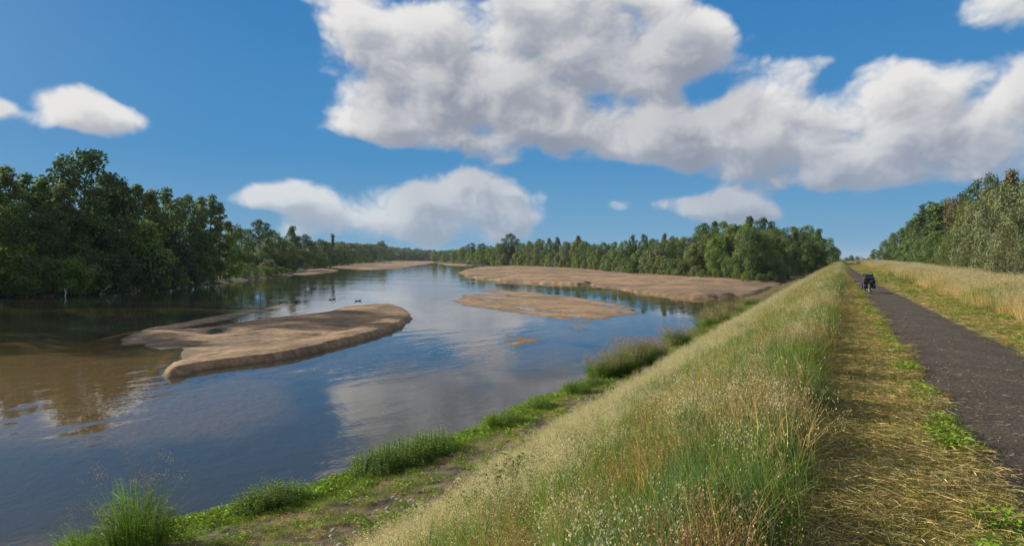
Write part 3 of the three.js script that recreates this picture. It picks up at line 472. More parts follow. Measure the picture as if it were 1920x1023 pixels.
const zoneRight = (px) => px < 905 ? 'right wood where the river bends' : px < 1000 ? 'right wood beside the dark round tree' : px < 1120 ? 'wood behind the left beach' : px < 1240 ? 'wood behind the middle beach' : px < 1330 ? 'right wood left of its highest crowns' : px < 1470 ? 'right wood under the highest crowns' : 'right wood next to the levee';
const toneWord = { deep: 'dark green', mid: 'green', bright: 'bright green', lime: 'lime green', olive: 'olive', silver: 'silvery', rusty: 'brownish', blue: 'bluish green' };
const uniqueRight = { 957: 'dark round topped tree above the far right wood', 1246: 'dark pointed tree beside the brownish tree in right wood', 1405: 'tall dark tree left of the pair crowning the right wood', 1432: 'tall dark tree right of the pair crowning the right wood', 1458: 'round silvery willow at the front edge of right wood', 1415: 'small pale brownish tree below the tall dark pair', 1262: 'brownish tree amid the dark trees of the right wood', 832: 'bright willow at the water where the right wood begins' };
for (const [px, top, past, kind, tone, wide] of rightWood) {
  const d = vegDepth(px) + past, p = spot(px, d), base = 1, nm = kind === 'willow' ? 'willow_tree' : kind === 'dense' ? 'broadleaf_tree' : 'poplar_tree', far = px < 1000;
  plant(nm, kind, tone, p.x, base, p.z, Math.max(4, topAt(top, d) - base), wide, uniqueRight[px] ?? `${toneWord[tone]} ${{ poplar: 'broad crowned', dense: 'round', willow: 'low spreading', column: 'slender' }[kind]} tree in the ${zoneRight(px)}`, uniqueRight[px] ? undefined : far ? 'distant trees of the right wood' : 'trees of the wood behind the beach');
}
// the rest of the wood between and behind
{
  const r = rng(77), back = [[855, 466], [900, 459], [957, 450], [1000, 452], [1085, 449], [1150, 456], [1250, 447], [1300, 436], [1340, 424], [1400, 416], [1450, 424], [1500, 432], [1540, 440]];
  for (let px = 858; px < 1530; px += 10) {
    const f = (px - 858) / 670, tone = ['mid', 'deep', 'olive', 'mid', 'bright'][Math.floor(r() * 5)], kind = r() < .5 ? 'dense' : r() < .5 ? 'willow' : 'poplar', front = r() < .5, d = vegDepth(px) + (front ? 8 + r() * 14 : 25 + r() * 45), top = table(back, px) + (front ? 12 + r() * 12 : r() * 8), p = spot(px + r() * 6, d);
    plant(kind === 'willow' ? 'willow_tree' : kind === 'dense' ? 'broadleaf_tree' : 'poplar_tree', kind, tone, p.x, .9, p.z, Math.max(4, topAt(top, d) - .9), kind === 'poplar' ? .7 : 1, `${toneWord[tone]} ${{ poplar: 'broad crowned', dense: 'round', willow: 'low spreading' }[kind]} tree in the ${zoneRight(px)}`, px < 1000 ? 'distant trees of the right wood' : 'trees of the wood behind the beach');
  }
  for (let i = 0; i < 34; i++) {                            // undergrowth far up the left bank
    const px = 415 + i * 9 + r() * 6, d = shoreDepth(px) + 3 + r() * 10 + (px < 585 ? 75 : 0), p = spot(px, d), tone = ['mid', 'deep', 'blue', 'mid'][i % 4];
    plant('bank_bush', 'bush', tone, p.x, .6, p.z, d * (.018 + r() * .012), 1, `${toneWord[tone]} bush below the receding left bank wood ${zoneLeft(px)}`, 'bushes far up the left bank');
  }
}
// willow scrub along the beach
{
  const r = rng(31);
  for (let i = 0; i < 46; i++) {
    const px = 880 + i * 13.2 + r() * 8, d = vegDepth(px) + r() * 9 - 2, p = spot(px, d), tone = px > 1110 && px < 1300 ? ['olive', 'silver', 'mid'][i % 3] : ['silver', 'mid', 'olive', 'bright'][i % 4];
    const tall = px > 1120 && px < 1290 ? .026 : .014; if (px > 1490) continue;
    plant('willow_bush', 'bush', tone, p.x, .75, p.z, Math.max(1.2, d * tall * (.7 + r() * .6)), .75, `${toneWord[tone]} willow scrub bush on the beach edge, ${zoneRight(px)}`, 'willow scrub along the beach');
  }
}
// the row behind the field on the right
const rowD = (px, s) => F * s / CA / (px - 1583);
const rightRow = [
  [1945, 325, 19, 'willow', 'silver', .8], [1918, 335, 21, 'dense', 'olive', .8], [1895, 318, 26, 'poplar', 'rusty', .6], [1885, 345, 18, 'willow', 'silver', .75], [1862, 345, 19, 'willow', 'silver', .75], [1850, 327, 27, 'dense', 'deep', .6], [1838, 378, 18, 'willow', 'silver', .8], [1905, 390, 16, 'willow', 'silver', .8], [1815, 380, 19, 'willow', 'olive', .7], [1806, 362, 27, 'poplar', 'deep', .55], [1788, 370, 24, 'poplar', 'rusty', .55], [1775, 375, 26, 'dense', 'deep', .7], [1758, 380, 20, 'column', 'mid', 1.6], [1745, 378, 21, 'column', 'deep', 1.6], [1731, 383, 23, 'column', 'deep', 1.6], [1722, 400, 20, 'column', 'mid', 1.6], [1712, 408, 21, 'column', 'mid', 1.6], [1702, 416, 20, 'column', 'mid', 1.5], [1693, 426, 21, 'column', 'mid', 1.6], [1684, 434, 20, 'dense', 'mid', .8], [1675, 436, 22, 'column', 'deep', 1.6], [1668, 446, 20, 'dense', 'mid', .8], [1661, 452, 22, 'dense', 'mid', .8],
  [1868, 440, 16, 'willow', 'silver', .8], [1820, 440, 16, 'willow', 'silver', .8], [1790, 430, 17, 'willow', 'olive', .8], [1770, 440, 17, 'dense', 'mid', .7], [1930, 440, 15, 'willow', 'silver', .8], [1748, 435, 18, 'dense', 'mid', .8], [1728, 445, 18, 'dense', 'mid', .8],
];
const uniqueRow = { 1850: 'dark treetop rising left of the brownish treetop on the right', 1895: 'tall brownish treetop at the right edge', 1788: 'brownish slender tree in the row right of the field', 1661: 'last green tree at the far end of right row' };
for (const [px, top, s, kind, tone, wide] of rightRow) {
  const d = rowD(px, s), p = spot(px, d), [ss, tt] = ST(p.x, p.z), y = leveeY(ss, tt) - .2, nm = kind === 'willow' ? 'willow_tree' : kind === 'dense' ? 'broadleaf_tree' : 'poplar_tree';
  plant(nm, kind, tone, p.x, y, p.z, topAt(top, d) - y, wide, uniqueRow[px] ?? `${toneWord[tone]} ${{ poplar: 'broad', dense: 'round', willow: 'billowing willow', column: 'upright' }[kind]} tree in the right row ${px > 1900 ? 'at the right edge' : px > 1840 ? 'below the brownish treetop' : px > 1780 ? 'near the brownish slender tree' : px > 1740 ? 'in its middle' : px > 1700 ? 'past its middle' : 'towards its far end'}${s < 18.5 ? ' in front' : ''}`, uniqueRow[px] ? undefined : 'trees of the row behind the field');
}
for (const [px, top, d, kind, tone, lab] of [[1641, 467, 330, 'dense', 'mid', 'small green tree standing apart left of the right row'], [1597, 478, 520, 'dense', 'blue', 'dark bluish tree at the end of the levee path'], [1588, 482, 500, 'dense', 'deep', 'low dark tree left of the end of the path'], [1608, 480, 540, 'dense', 'deep', 'low dark tree right of the end of the path'], [1628, 484, 420, 'dense', 'mid', 'low green tree beside the leaning dark boom']]) {
  const p = spot(px, d), [ss, tt] = ST(p.x, p.z); plant('broadleaf_tree', kind, tone, p.x, 3, p.z, topAt(top, d) - 3, 1, lab);
}

// far wooded hills
{
  const far = [71, 72].map((s) => buildTree(s, { h: 12, w: 11, y0: .3, shape: 'dome', lobes: 12, lobeR: .18, leaves: 420, leaf: 1.7, slim: .7 }).crown);
  const hillY = (x, z) => { const px = 960 + x / -z * F, d = -z; const crest = table([[380, 52], [560, 52], [640, 50], [700, 40], [760, 24], [820, 13], [870, 18], [960, 20], [1100, 8], [1500, 4]], px); return 1 + crest * smooth(1500, 2300, d) * .82; };
  const g = sheet(span(-1500, 900, 60), span(-1350, -2700, 40), (x, z) => [x, hillY(x, z) - 1.5 * smooth(1420, 1350, -z), z], (x, z, r, c) => cset(c, FOREST), 20);
  structure('hill', g, earthMat, 'low wooded hills on the horizon beyond the river bend', 'hill');
  const grp = new THREE.Group(); grp.name = 'hill_forest'; tag(grp, 'dark bluish green forest covering the far hills', 'forest', undefined, 'stuff'); scene.add(grp);
  const r = rng(61), P = []; for (let i = 0; i < 5200; i++) { const d = 1400 + 1000 * Math.pow(r(), .8), px = 480 + r() * 520, p = spot(px, d); P.push([p.x, hillY(p.x, p.z) - .5, p.z]); }
  far.forEach((geo, k) => { const pts = P.filter((_, i) => i % 2 === k), m = new THREE.InstancedMesh(geo, [TONE.blue, TONE.deep][k], pts.length), M = new THREE.Matrix4(), q = new THREE.Quaternion(), Y = new THREE.Vector3(0, 1, 0); m.name = 'far_trees'; m.userData.kind = 'stuff'; pts.forEach((p, i) => { const sc = .8 + r() * .7; m.setMatrixAt(i, M.compose(new THREE.Vector3(...p), q.setFromAxisAngle(Y, r() * 6.28), new THREE.Vector3(sc, sc * (.9 + r() * .4), sc))); }); grp.add(shade(m)); });
}

// ---------------------------------------------------------------- grass
const grassMat = leafMat(1, 1, 1, .42, .9), dryMat = leafMat(1, 1, 1, .2, .9); grassMat.specularIntensity = .15; dryMat.specularIntensity = .2;
const STRAWC = [.64, .51, .22], GREEN = [.15, .28, .035], BLUEGREEN = [.11, .22, .085], YELLOW = [.34, .32, .09], TAN = [.54, .39, .16], PALE = [.64, .58, .34], RED = [.36, .2, .11], LUSH = [.2, .33, .03];
const vary = (r, c, k = .35) => { const t = 1 + (r() - .5) * k * 2; return [c[0] * t * (1 + (r() - .5) * .2), c[1] * t, c[2] * t * (1 + (r() - .5) * .3)]; };
function clump(seed, n, rad, f) { const r = rng(seed), o = new Faces(); for (let i = 0; i < n; i++) { const a = r() * 6.28, d = rad * Math.sqrt(r()); f(o, r, Math.cos(a) * d, Math.sin(a) * d); } return o.done(); }
function seedHead(o, r, t, size, n, col, w) { for (let k = 0; k < n; k++) { const a = r() * 6.28, e = r() * size, x = t[0] + Math.cos(a) * e * .35, y = t[1] - r() * size, z = t[2] + Math.sin(a) * e * .35; o.leaf(x, y, z, [Math.cos(a + 1.5) * .7, .5, Math.sin(a + 1.5) * .7], Math.cos(a) * .5, .8, Math.sin(a) * .5, w * 2.6, w, vary(r, col)); } }
const G = {
  green: [1, 2, 3].map((s) => clump(100 + s, 110, .3, (o, r, x, z) => o.blade(x, z, .28 + r() * .45, .005 + r() * .004, .06 + r() * .4, r() * 6.28, vary(r, r() < .2 ? BLUEGREEN : r() < .25 ? YELLOW : GREEN)))),
  blueish: [1, 2].map((s) => clump(120 + s, 90, .3, (o, r, x, z) => o.blade(x, z, .35 + r() * .4, .007 + r() * .004, .03 + r() * .2, r() * 6.28, vary(r, BLUEGREEN)))),
  panicle: [1, 2, 3].map((s) => clump(140 + s, 46, .32, (o, r, x, z) => { if (r() < .45) o.blade(x, z, .25 + r() * .3, .006, .1 + r() * .2, r() * 6.28, vary(r, r() < .5 ? GREEN : YELLOW)); else { const t = o.blade(x, z, .55 + r() * .3, .003, .05 + r() * .2, r() * 6.28, vary(r, [.3, .3, .11])); seedHead(o, r, t, .17, 15, PALE, .0095); } })),
  red: [1, 2].map((s) => clump(160 + s, 60, .28, (o, r, x, z) => { const t = o.blade(x, z, .35 + r() * .35, .004, .06 + r() * .24, r() * 6.28, vary(r, r() < .6 ? TAN : RED)); seedHead(o, r, t, .09, 5, r() < .6 ? RED : TAN, .009); })),
  straw: [1, 2].map((s) => clump(180 + s, 70, .3, (o, r, x, z) => { const t = o.blade(x, z, .4 + r() * .4, .005, .1 + r() * .3, r() * 6.28, vary(r, r() < .7 ? TAN : YELLOW)); if (r() < .4) seedHead(o, r, t, .1, 6, PALE, .008); })),
  hay: [1, 2, 3].map((s) => clump(200 + s, 210, .34, (o, r, x, z) => { const a = r() * 6.28, L = .05 + r() * .19, y = .012 + r() * .075, e = (r() - .4) * .35; o.leaf(x, y, z, [(r() - .5) * 1.8, .8, (r() - .5) * 1.8], Math.cos(a), e, Math.sin(a), L, .0035 + r() * .003, vary(r, r() < .45 ? STRAWC : r() < .7 ? [.42, .41, .11] : PALE)); })),
  stubble: [1, 2].map((s) => clump(220 + s, 110, .32, (o, r, x, z) => o.blade(x, z, .04 + r() * .1, .005, .02 + r() * .06, r() * 6.28, vary(r, r() < .45 ? [.13, .165, .035] : YELLOW)))),
  weed: [1, 2, 3].map((s) => clump(240 + s, 90, .22, (o, r, x, z) => { const a = r() * 6.28, L = .035 + r() * .05; o.leaf(x, .02 + r() * .13, z, [(r() - .5) * 2, .75, (r() - .5) * 2], Math.cos(a), (r() - .3) * .7, Math.sin(a), L, L * .5, vary(r, r() < .75 ? LUSH : GREEN)); })),
  turf: [1, 2].map((s) => clump(260 + s, 120, .3, (o, r, x, z) => o.blade(x, z, .05 + r() * .14, .006, .03 + r() * .09, r() * 6.28, vary(r, r() < .75 ? LUSH : YELLOW)))),
};
function scatter(name, label, category, layers) {            // layers: [kind, list of [s, t, scale, y?]]
  const grp = new THREE.Group(); grp.name = name; tag(grp, label, category, undefined, 'stuff'); scene.add(grp);
  const r = rng(name.length * 97 + 3), M = new THREE.Matrix4(), q = new THREE.Quaternion(), e = new THREE.Euler(), col = new THREE.Color();
  for (const [kind, part_, list, mat = grassMat] of layers) G[kind].forEach((geo, k) => {
    const pts = list.filter((_, i) => i % G[kind].length === k); if (!pts.length) return;
    const m = new THREE.InstancedMesh(geo, mat, pts.length); m.name = part_; m.userData.kind = 'stuff';
    pts.forEach(([s, t, sc, lift = 0], i) => { const p = W2(s, t), hs = (sc > 1 ? 1 + (sc - 1) * .3 : sc) * (.8 + r() * .4); m.setMatrixAt(i, M.compose(new THREE.Vector3(p.x, leveeY(s, t) + lift, p.z), q.setFromEuler(e.set((r() - .5) * .16, r() * 6.28, (r() - .5) * .16)), new THREE.Vector3(sc, hs, sc))); const b = .85 + r() * .3; m.setColorAt(i, col.setRGB(b * (.94 + r() * .12), b, b * (.9 + r() * .2))); });
    grp.add(shade(m));
  });
}
// spread points over s0..s1 along the levee; per square metre near the camera, thinner and larger farther off
function spread(seed, t0, t1, sOf, perM2, scale, fn) {
  const r = rng(seed);
  for (let t = t0; t < t1;) {
    const far = Math.max(1, t / 14), dt = Math.min(4, .5 * far), dens = perM2 / Math.pow(far, 1.15), [a, b] = sOf(t), n = dens * dt * (b - a), c = Math.floor(n) + (r() < n % 1 ? 1 : 0);
    for (let i = 0; i < c; i++) { const tt = t + r() * dt, s = a + (b - a) * r(); fn(s, tt, scale * Math.pow(far, .42) * (.8 + r() * .45), r); }
    t += dt;
  }
}
{
  const L = { green: [], blueish: [], panicle: [], red: [], straw: [], turf: [] };
  spread(1, 1.5, 330, (t) => [toeS(t) - .1, -.25], 26, 1, (s, t, sc, r) => {
    if (s > -.5 + noise2(t * 1.2, 2) * .25) return;
    const n = fbm(s * .35, t * .22, 3), n2 = fbm(s * .8 + 30, t * .5, 3), k = (s - TOE) / 7.9;      // 0 foot .. 1 crest
    const pp = smooth(.62, .2, k + n * .5) * .85 + .06, pr = smooth(.3, .8, k) * smooth(-.02, .28, n2) * .85 + .03, pb = smooth(0, .4, fbm(s * .5 - 9, t * .3 + 50, 2)) * .45;
    const near = t < 6 ? .9 : 1, q = r(), z = sc * near * mix(.72, 1, smooth(0, .5, k));
    if (q < pp) L.panicle.push([s, t, z * .95]); else if (q < pp + (1 - pp) * pr) L[r() < .6 ? 'red' : 'straw'].push([s, t, z]); else if (r() < pb) L.blueish.push([s, t, z]); else L.green.push([s, t, z]);
    if (r() < .35) L.green.push([s + (r() - .5) * .3, t + (r() - .5) * .3, z * .8]);
  });
  scatter('tall_grass', 'tall uncut grass with seed heads covering the levee slope', 'grass', [['green', 'green_grass', L.green], ['blueish', 'blue_green_grass', L.blueish], ['panicle', 'pale_seed_grass', L.panicle], ['red', 'reddish_grass', L.red, dryMat], ['straw', 'dry_grass', L.straw, dryMat]]);
  const C = { hay: [], stubble: [], weed: [], straw: [], green: [], bits: [] };
  spread(2, 1.5, 260, (t) => [-.45, pathL(t) + .05], 30, .95, (s, t, sc, r) => { const n = fbm(s * .9, t * .5, 3); if (s > pathL(t) + .1 - .26 * sc + noise2(t * 2.3, 70) * .16) return; (r() < .62 + n * .5 ? C.hay : C.stubble).push([s, t, sc]); if (s > pathL(t) - .4 && noise2(t * .5, 77) > -.05 && r() < .7) C.weed.push([pathL(t) - .12 * sc - r() * .15, t, sc * .8]); });
  spread(3, 6, 260, (t) => [pathR(t) - .05, 4.9], 22, 1, (s, t, sc, r) => { if (s < pathR(t) - .1 + .28 * sc + noise2(t * 2, 90) * .1) return; (r() < .5 ? C.hay : C.stubble).push([s, t, sc]); if (r() < .18) C.weed.push([s, t, sc * .7]); });
  scatter('mown_grass', 'mown dry yellow grass lying beside the cycle path', 'cut grass', [['hay', 'hay', C.hay, dryMat], ['stubble', 'stubble', C.stubble], ['weed', 'creeping_weed', C.weed]]);
  const B = { straw: [], green: [], red: [], panicle: [], weed: [] };
  spread(4, 8, 330, (t) => [4.4, 26], 16, 1.1, (s, t, sc, r) => {
    const edge = 4.7 + noise2(t * .4, 15) * .5; if (s < edge) return; const n = fbm(s * .22, t * .16, 3), grow = smooth(edge, edge + 1.6, s) * .55 + .5, q = r();
    if (n > .22 && q < .75) B.green.push([s, t, sc * grow * 1.05]); else if (q < .62) B.straw.push([s, t, sc * grow]); else if (q < .78) B.panicle.push([s, t, sc * grow]); else if (q < .9) B.red.push([s, t, sc * grow * .9]); else B.green.push([s, t, sc * grow * .9]);
  });
  scatter('field_grass', 'tall dry golden grass of the field right of the path', 'grass', [['straw', 'dry_grass', B.straw, dryMat], ['green', 'green_grass', B.green], ['red', 'reddish_grass', B.red, dryMat], ['panicle', 'pale_seed_grass', B.panicle]]);
  const D = { weed: [], turf: [], green: [], straw: [] };
  spread(5, 4, 200, (t) => [shoreS(t) - .1, toeS(t) + .3], 34, .8, (s, t, sc, r) => {
    const w = s - shoreS(t), n = fbm(s * .8, t * .5, 3), bare = smooth(.9, 2.3, w + n * 1.5) * smooth(75, 40, t); if (r() < bare * .8) { if (r() < .16) D.straw.push([s, t, sc * .7]); return; }
    if (w < 1.0 + n && r() < .8) D.weed.push([s, t, sc * (.8 + r() * .6)]); else if (r() < .4) D.weed.push([s, t, sc]); else D.turf.push([s, t, sc]);
    if (t > 55 && r() < .3) D.green.push([s, t, sc]);
  });
  scatter('bank_weeds', 'bright green low weeds along the water at the levee foot', 'weeds', [['weed', 'leafy_weed', D.weed], ['turf', 'short_turf', D.turf], ['green', 'taller_grass', D.green], ['hay', 'dead_grass', D.straw, dryMat]]);
  // straws blown onto the path
  const r = rng(8), geo = clump(300, 1, .001, (o, q, x, z) => o.leaf(0, .004, 0, [0, 1, 0], 1, 0, 0, .12, .011, PALE)), m = new THREE.InstancedMesh(geo, dryMat, 1500), M = new THREE.Matrix4(), q = new THREE.Quaternion(), Y = new THREE.Vector3(0, 1, 0);
  m.name = 'loose_straw'; tag(m, 'loose straws and clippings scattered on the dark path', 'straw', undefined, 'stuff');
  for (let i = 0; i < 1500; i++) { const t = 3 + 45 * Math.pow(r(), 1.4), k = r() < .5 ? Math.pow(r(), 2) * .5 : r(), s = mix(pathL(t), pathR(t), k), p = W2(s, t), sc = .4 + r() * .9; m.setMatrixAt(i, M.compose(new THREE.Vector3(p.x, CREST + .016 + .03 * (1 - (2 * k - 1) ** 2), p.z), q.setFromAxisAngle(Y, r() * 6.28), new THREE.Vector3(sc, 1, sc))); }
  scene.add(shade(m));
}
// stones on the bare strip at the foot of the slope
{
  const r = rng(19), geo = new THREE.IcosahedronGeometry(1, 1), p = geo.attributes.position; for (let i = 0; i < p.count; i++) { const v = new THREE.Vector3().fromBufferAttribute(p, i), k = 1 + fbm(v.x * 1.3 + 4, v.y * 1.3 + v.z, 2) * .5; p.setXYZ(i, v.x * k, v.y * k * .55, v.z * k * .8); } geo.computeVertexNormals();
  const mat = new THREE.MeshStandardMaterial({ roughness: .95 }); mat.color.setRGB(1, 1, 1);
  const n = 1500, m = new THREE.InstancedMesh(geo, mat, n), M = new THREE.Matrix4(), q = new THREE.Quaternion(), e = new THREE.Euler(), c = new THREE.Color(); m.name = 'bank_stones'; tag(m, 'small pale stones strewn on the bare earth strip below the slope', 'stones', undefined, 'stuff');
  for (let i = 0; i < n; i++) { const t = 6 + 48 * r(), s = -9.2 + (r() + r() - 1) * 1.5, w = W2(s, t), sc = .015 + .07 * Math.pow(r(), 3); m.setMatrixAt(i, M.compose(new THREE.Vector3(w.x, leveeY(s, t) + sc * .15, w.z), q.setFromEuler(e.set(r() * .5, r() * 6.28, r() * .5)), new THREE.Vector3(sc, sc, sc))); const b = .16 + r() * .26; m.setColorAt(i, c.setRGB(b, b * .93, b * .82)); }
  scene.add(shade(m));
}

// ---------------------------------------------------------------- reed clumps and leafy plants on the bank
function reed(seed, h, w, plumes, n = 420) {
  const r = rng(seed), leaves = new Faces(), heads = new Faces();
  for (let i = 0; i < n; i++) {
    const a = r() * 6.28, d = w * .3 * Math.sqrt(r()), x = Math.cos(a) * d, z = Math.sin(a) * d, hh = h * (.35 + r() * .6), out = a + (r() - .5) * 1.2;
    leaves.blade(x, z, hh, .012 + r() * .008, w * (.08 + r() * .36), out, vary(r, r() < .65 ? [.15, .27, .03] : [.11, .2, .04]), .7);
    if (i % 2) for (let k = 0; k < 3; k++) { const yy = hh * (.3 + r() * .55), b = r() * 6.28; leaves.leaf(x + Math.cos(out) * w * .12, yy, z + Math.sin(out) * w * .12, [Math.cos(b) * .5, .8, Math.sin(b) * .5], Math.cos(b) * .8, .45 - r() * .8, Math.sin(b) * .8, .18 + r() * .18, .016, vary(r, [.13, .23, .025])); }
  }
  for (let i = 0; i < plumes; i++) { const a = r() * 6.28, d = w * .25 * Math.sqrt(r()), x = Math.cos(a) * d, z = Math.sin(a) * d, t = heads.blade(x, z, h * (.8 + r() * .35), .006, w * (.1 + r() * .35), a + (r() - .5), vary(r, [.2, .22, .08]), .5); seedHead(heads, r, t, .22, 16, r() < .55 ? [.4, .25, .17] : [.5, .42, .25], .012); }
  return [leaves.done(), heads.done()];
}
const reeds = [reed(1, 1.5, 1.5, 34), reed(2, 1.3, 2.1, 260, 1000), reed(3, 1.3, 2.2, 420, 1000)];
function reedClump(px, py, h, variant, label) {
  const p0 = onPlane(px, py, .15), g = thing('reed_clump', label, 'reed clump'), [L, P] = reeds[variant], k = h / 1.3; const [s, t] = ST(p0.x, p0.z);
  g.position.set(p0.x, Math.max(-.05, leveeY(s, t)) - .03, p0.z); g.scale.setScalar(k); g.rotation.y = px; part('stems', L, grassMat, g); part('plumes', P, dryMat, g); shade(g);
}
for (const [px, py, h, v, lab] of [
  [257, 1040, 1.65, 0, 'tall green reed clump with brown plumes in the lower left corner'], [155, 1075, 1.05, 0, 'small reed clump half cut off by the lower edge'],
  [1068, 742, .8, 0, 'low green reed clump at the water below the plumed clumps'], [1128, 712, 1.35, 1, 'green plumed reed clump left of the big double clump'], [1162, 706, 1.5, 1, 'left half of the big plumed reed clump on the bank'], [1198, 694, 1.75, 2, 'tallest reddish plumed reed clump of the bank'], [1226, 682, 1.5, 1, 'right half of the big plumed reed clump on the bank'],
  [1270, 650, 1.55, 2, 'lone rounded reed clump with reddish plumes'], [1328, 620, 1.5, 1, 'green reed clump left of the paired clumps beyond the lone clump'], [1346, 614, 1.7, 2, 'wide pale plumed reed clump beyond the lone clump'], [1368, 594, 1.7, 2, 'reddish reed clump standing behind the wide pale one'],
  [1402, 580, 1.5, 1, 'reed clump where the far reed belt begins'], [925, 805, .75, 0, 'small spiky green tuft at the water beyond the leafy bushes'],
]) reedClump(px, py, h, v, lab);
{
  const r = rng(55); for (let i = 0; i < 22; i++) { const px = 1412 + i * 4.4, py = 575 - i * 2.05 + r() * 2; reedClump(px, py, 1.0 + r() * .35, 1 + i % 2, 'reed clump in the far belt beside the beach end'); scene.children[scene.children.length - 1].userData.group = 'far reed belt along the levee foot'; }
}
// leafy bushes at the water and herbs in the grass
function herb(seed, h, w, n, leaf, cols) {
  const r = rng(seed), lf = new Faces(), st = new Faces();
  for (let i = 0; i < n; i++) {
    const a = r() * 6.28, d = w * .5 * Math.sqrt(r()), x = Math.cos(a) * d, z = Math.sin(a) * d, hh = h * (.45 + r() * .55) * (1 - .45 * (d / (w * .5)) ** 2), lx = (r() - .5) * .15, lz = (r() - .5) * .15;
    st.tube([[x, -.03, z], [x + lx * .5, hh * .5, z + lz * .5], [x + lx, hh, z + lz]], [.006, .005, .002], 4, [.12, .17, .05]);
    for (let k = 0; k < 16; k++) { const v = .15 + .85 * (k / 15), b = k * 2.4 + r(), L = leaf * (1.15 - v * .5) * (.7 + r() * .6); lf.leaf(x + lx * v, hh * v, z + lz * v, [Math.cos(b) * -.35, .9, Math.sin(b) * -.35], Math.cos(b) * .85, .35 - r() * .4, Math.sin(b) * .85, L, L * .42, vary(r, cols[Math.floor(r() * cols.length)])); }
  }
  return [lf.done(), st.done()];
}
const herbs = { bush: [herb(1, 1.05, 1.5, 130, .12, [LUSH, [.12, .21, .03], GREEN]), herb(2, .95, 1.4, 120, .11, [LUSH, GREEN, [.15, .24, .03]])], yellow: [herb(3, .75, .9, 46, .15, [[.17, .21, .03], [.12, .2, .03], [.3, .2, .03], [.1, .17, .04]])], low: [herb(4, .45, 1.3, 40, .09, [LUSH, GREEN])] };
const stemMat = new THREE.MeshStandardMaterial({ vertexColors: true, roughness: .9 });
function herbAt(name, s, t, kind, v, sc, label, group) { const p = W2(s, t), g = thing(name, label, 'plant', group), [L, S] = herbs[kind][v % herbs[kind].length]; g.position.set(p.x, Math.max(0, leveeY(s, t)), p.z); g.scale.setScalar(sc); g.rotation.y = s * 7 + t; part('leaves', L, grassMat, g); part('stems', S, stemMat, g); shade(g); }
for (const [px, py, sc, v, lab] of [[700, 886, .95, 0, 'leafy bush at the left end of the bushy row by the water'], [728, 880, 1, 1, 'leafy bush second in the bushy row by the water'], [756, 872, 1.05, 0, 'leafy bush in the middle of the bushy row by the water'], [786, 862, 1.1, 1, 'leafy bush fourth in the bushy row by the water'], [818, 850, 1.0, 0, 'leafy bush at the right end of the bushy row by the water'], [505, 945, .9, 1, 'leafy green bush alone at the lower bank edge'], [475, 955, .75, 0, 'smaller leafy bush left of the lone bank bush'], [545, 938, .7, 0, 'smaller leafy bush right of the lone bank bush'], [1085, 742, .8, 0, 'bright leafy plant below the plumed reeds'], [1115, 728, .85, 1, 'yellow green leafy plant at the foot of the plumed reeds'], [960, 795, .7, 1, 'low leafy plant on the bank past the spiky tuft'], [1010, 768, .75, 0, 'low leafy plant where the bank narrows']]) { const p = onPlane(px, py, .2), [s, t] = ST(p.x, p.z); herbAt('leafy_bush', s, t, 'bush', v, sc, lab); }
{
  const r = rng(12);
  for (let i = 0; i < 9; i++) { const p = onPlane(900 + i * 22 + r() * 14, 1000 - i * 7 + r() * 30, 2.1), [s, t] = ST(p.x, p.z); herbAt('yellowing_herb', s, t, 'yellow', 0, 1 + r() * .35, 'broad leaved herb with yellow and red leaves in the slope grass', 'patch of yellowing herbs on the slope'); }
  for (const [px, py, sc, lab] of [[1690, 535, 2.6, 'dark green bush in the dry field near the path'], [1712, 530, 2.4, 'green bush right of the dark field bush'], [1672, 522, 2, 'small green bush left in the dry field'], [1790, 525, 2, 'green bush low in the dry field before the trees'], [1850, 590, .9, 'green bramble at the field edge'], [1870, 570, 1.1, 'green bramble behind the field edge'], [1830, 580, .8, 'small bramble left at the field edge']]) { const p = onPlane(px, py, CREST - .1), [s, t] = ST(p.x, p.z); herbAt('field_bush', s, t, 'low', 0, sc, lab); }
  // the blue flower in the grass
  const p = onPlane(1297, 815, 3.1), [s, t] = ST(p.x, p.z), f = new Faces(), st = new Faces(), y = leveeY(s, t), g = thing('wild_flower', 'single violet flower spike in the slope grass', 'flower'); const q = W2(s, t); g.position.set(q.x, y, q.z);
  st.tube([[0, 0, 0], [.01, .4, 0], [.02, .82, .01]], [.004, .003, .002], 5, [.12, .17, .05]);
  for (let i = 0; i < 46; i++) { const a = r() * 6.28, yy = .6 + r() * .22; f.leaf(.02, yy, 0, [Math.cos(a) * .3, .9, Math.sin(a) * .3], Math.cos(a), .3, Math.sin(a), .04, .026, vary(r, [.24, .17, .5])); }
  part('petals', f.done(), grassMat, g); part('stem', st.done(), stemMat, g); shade(g);
}

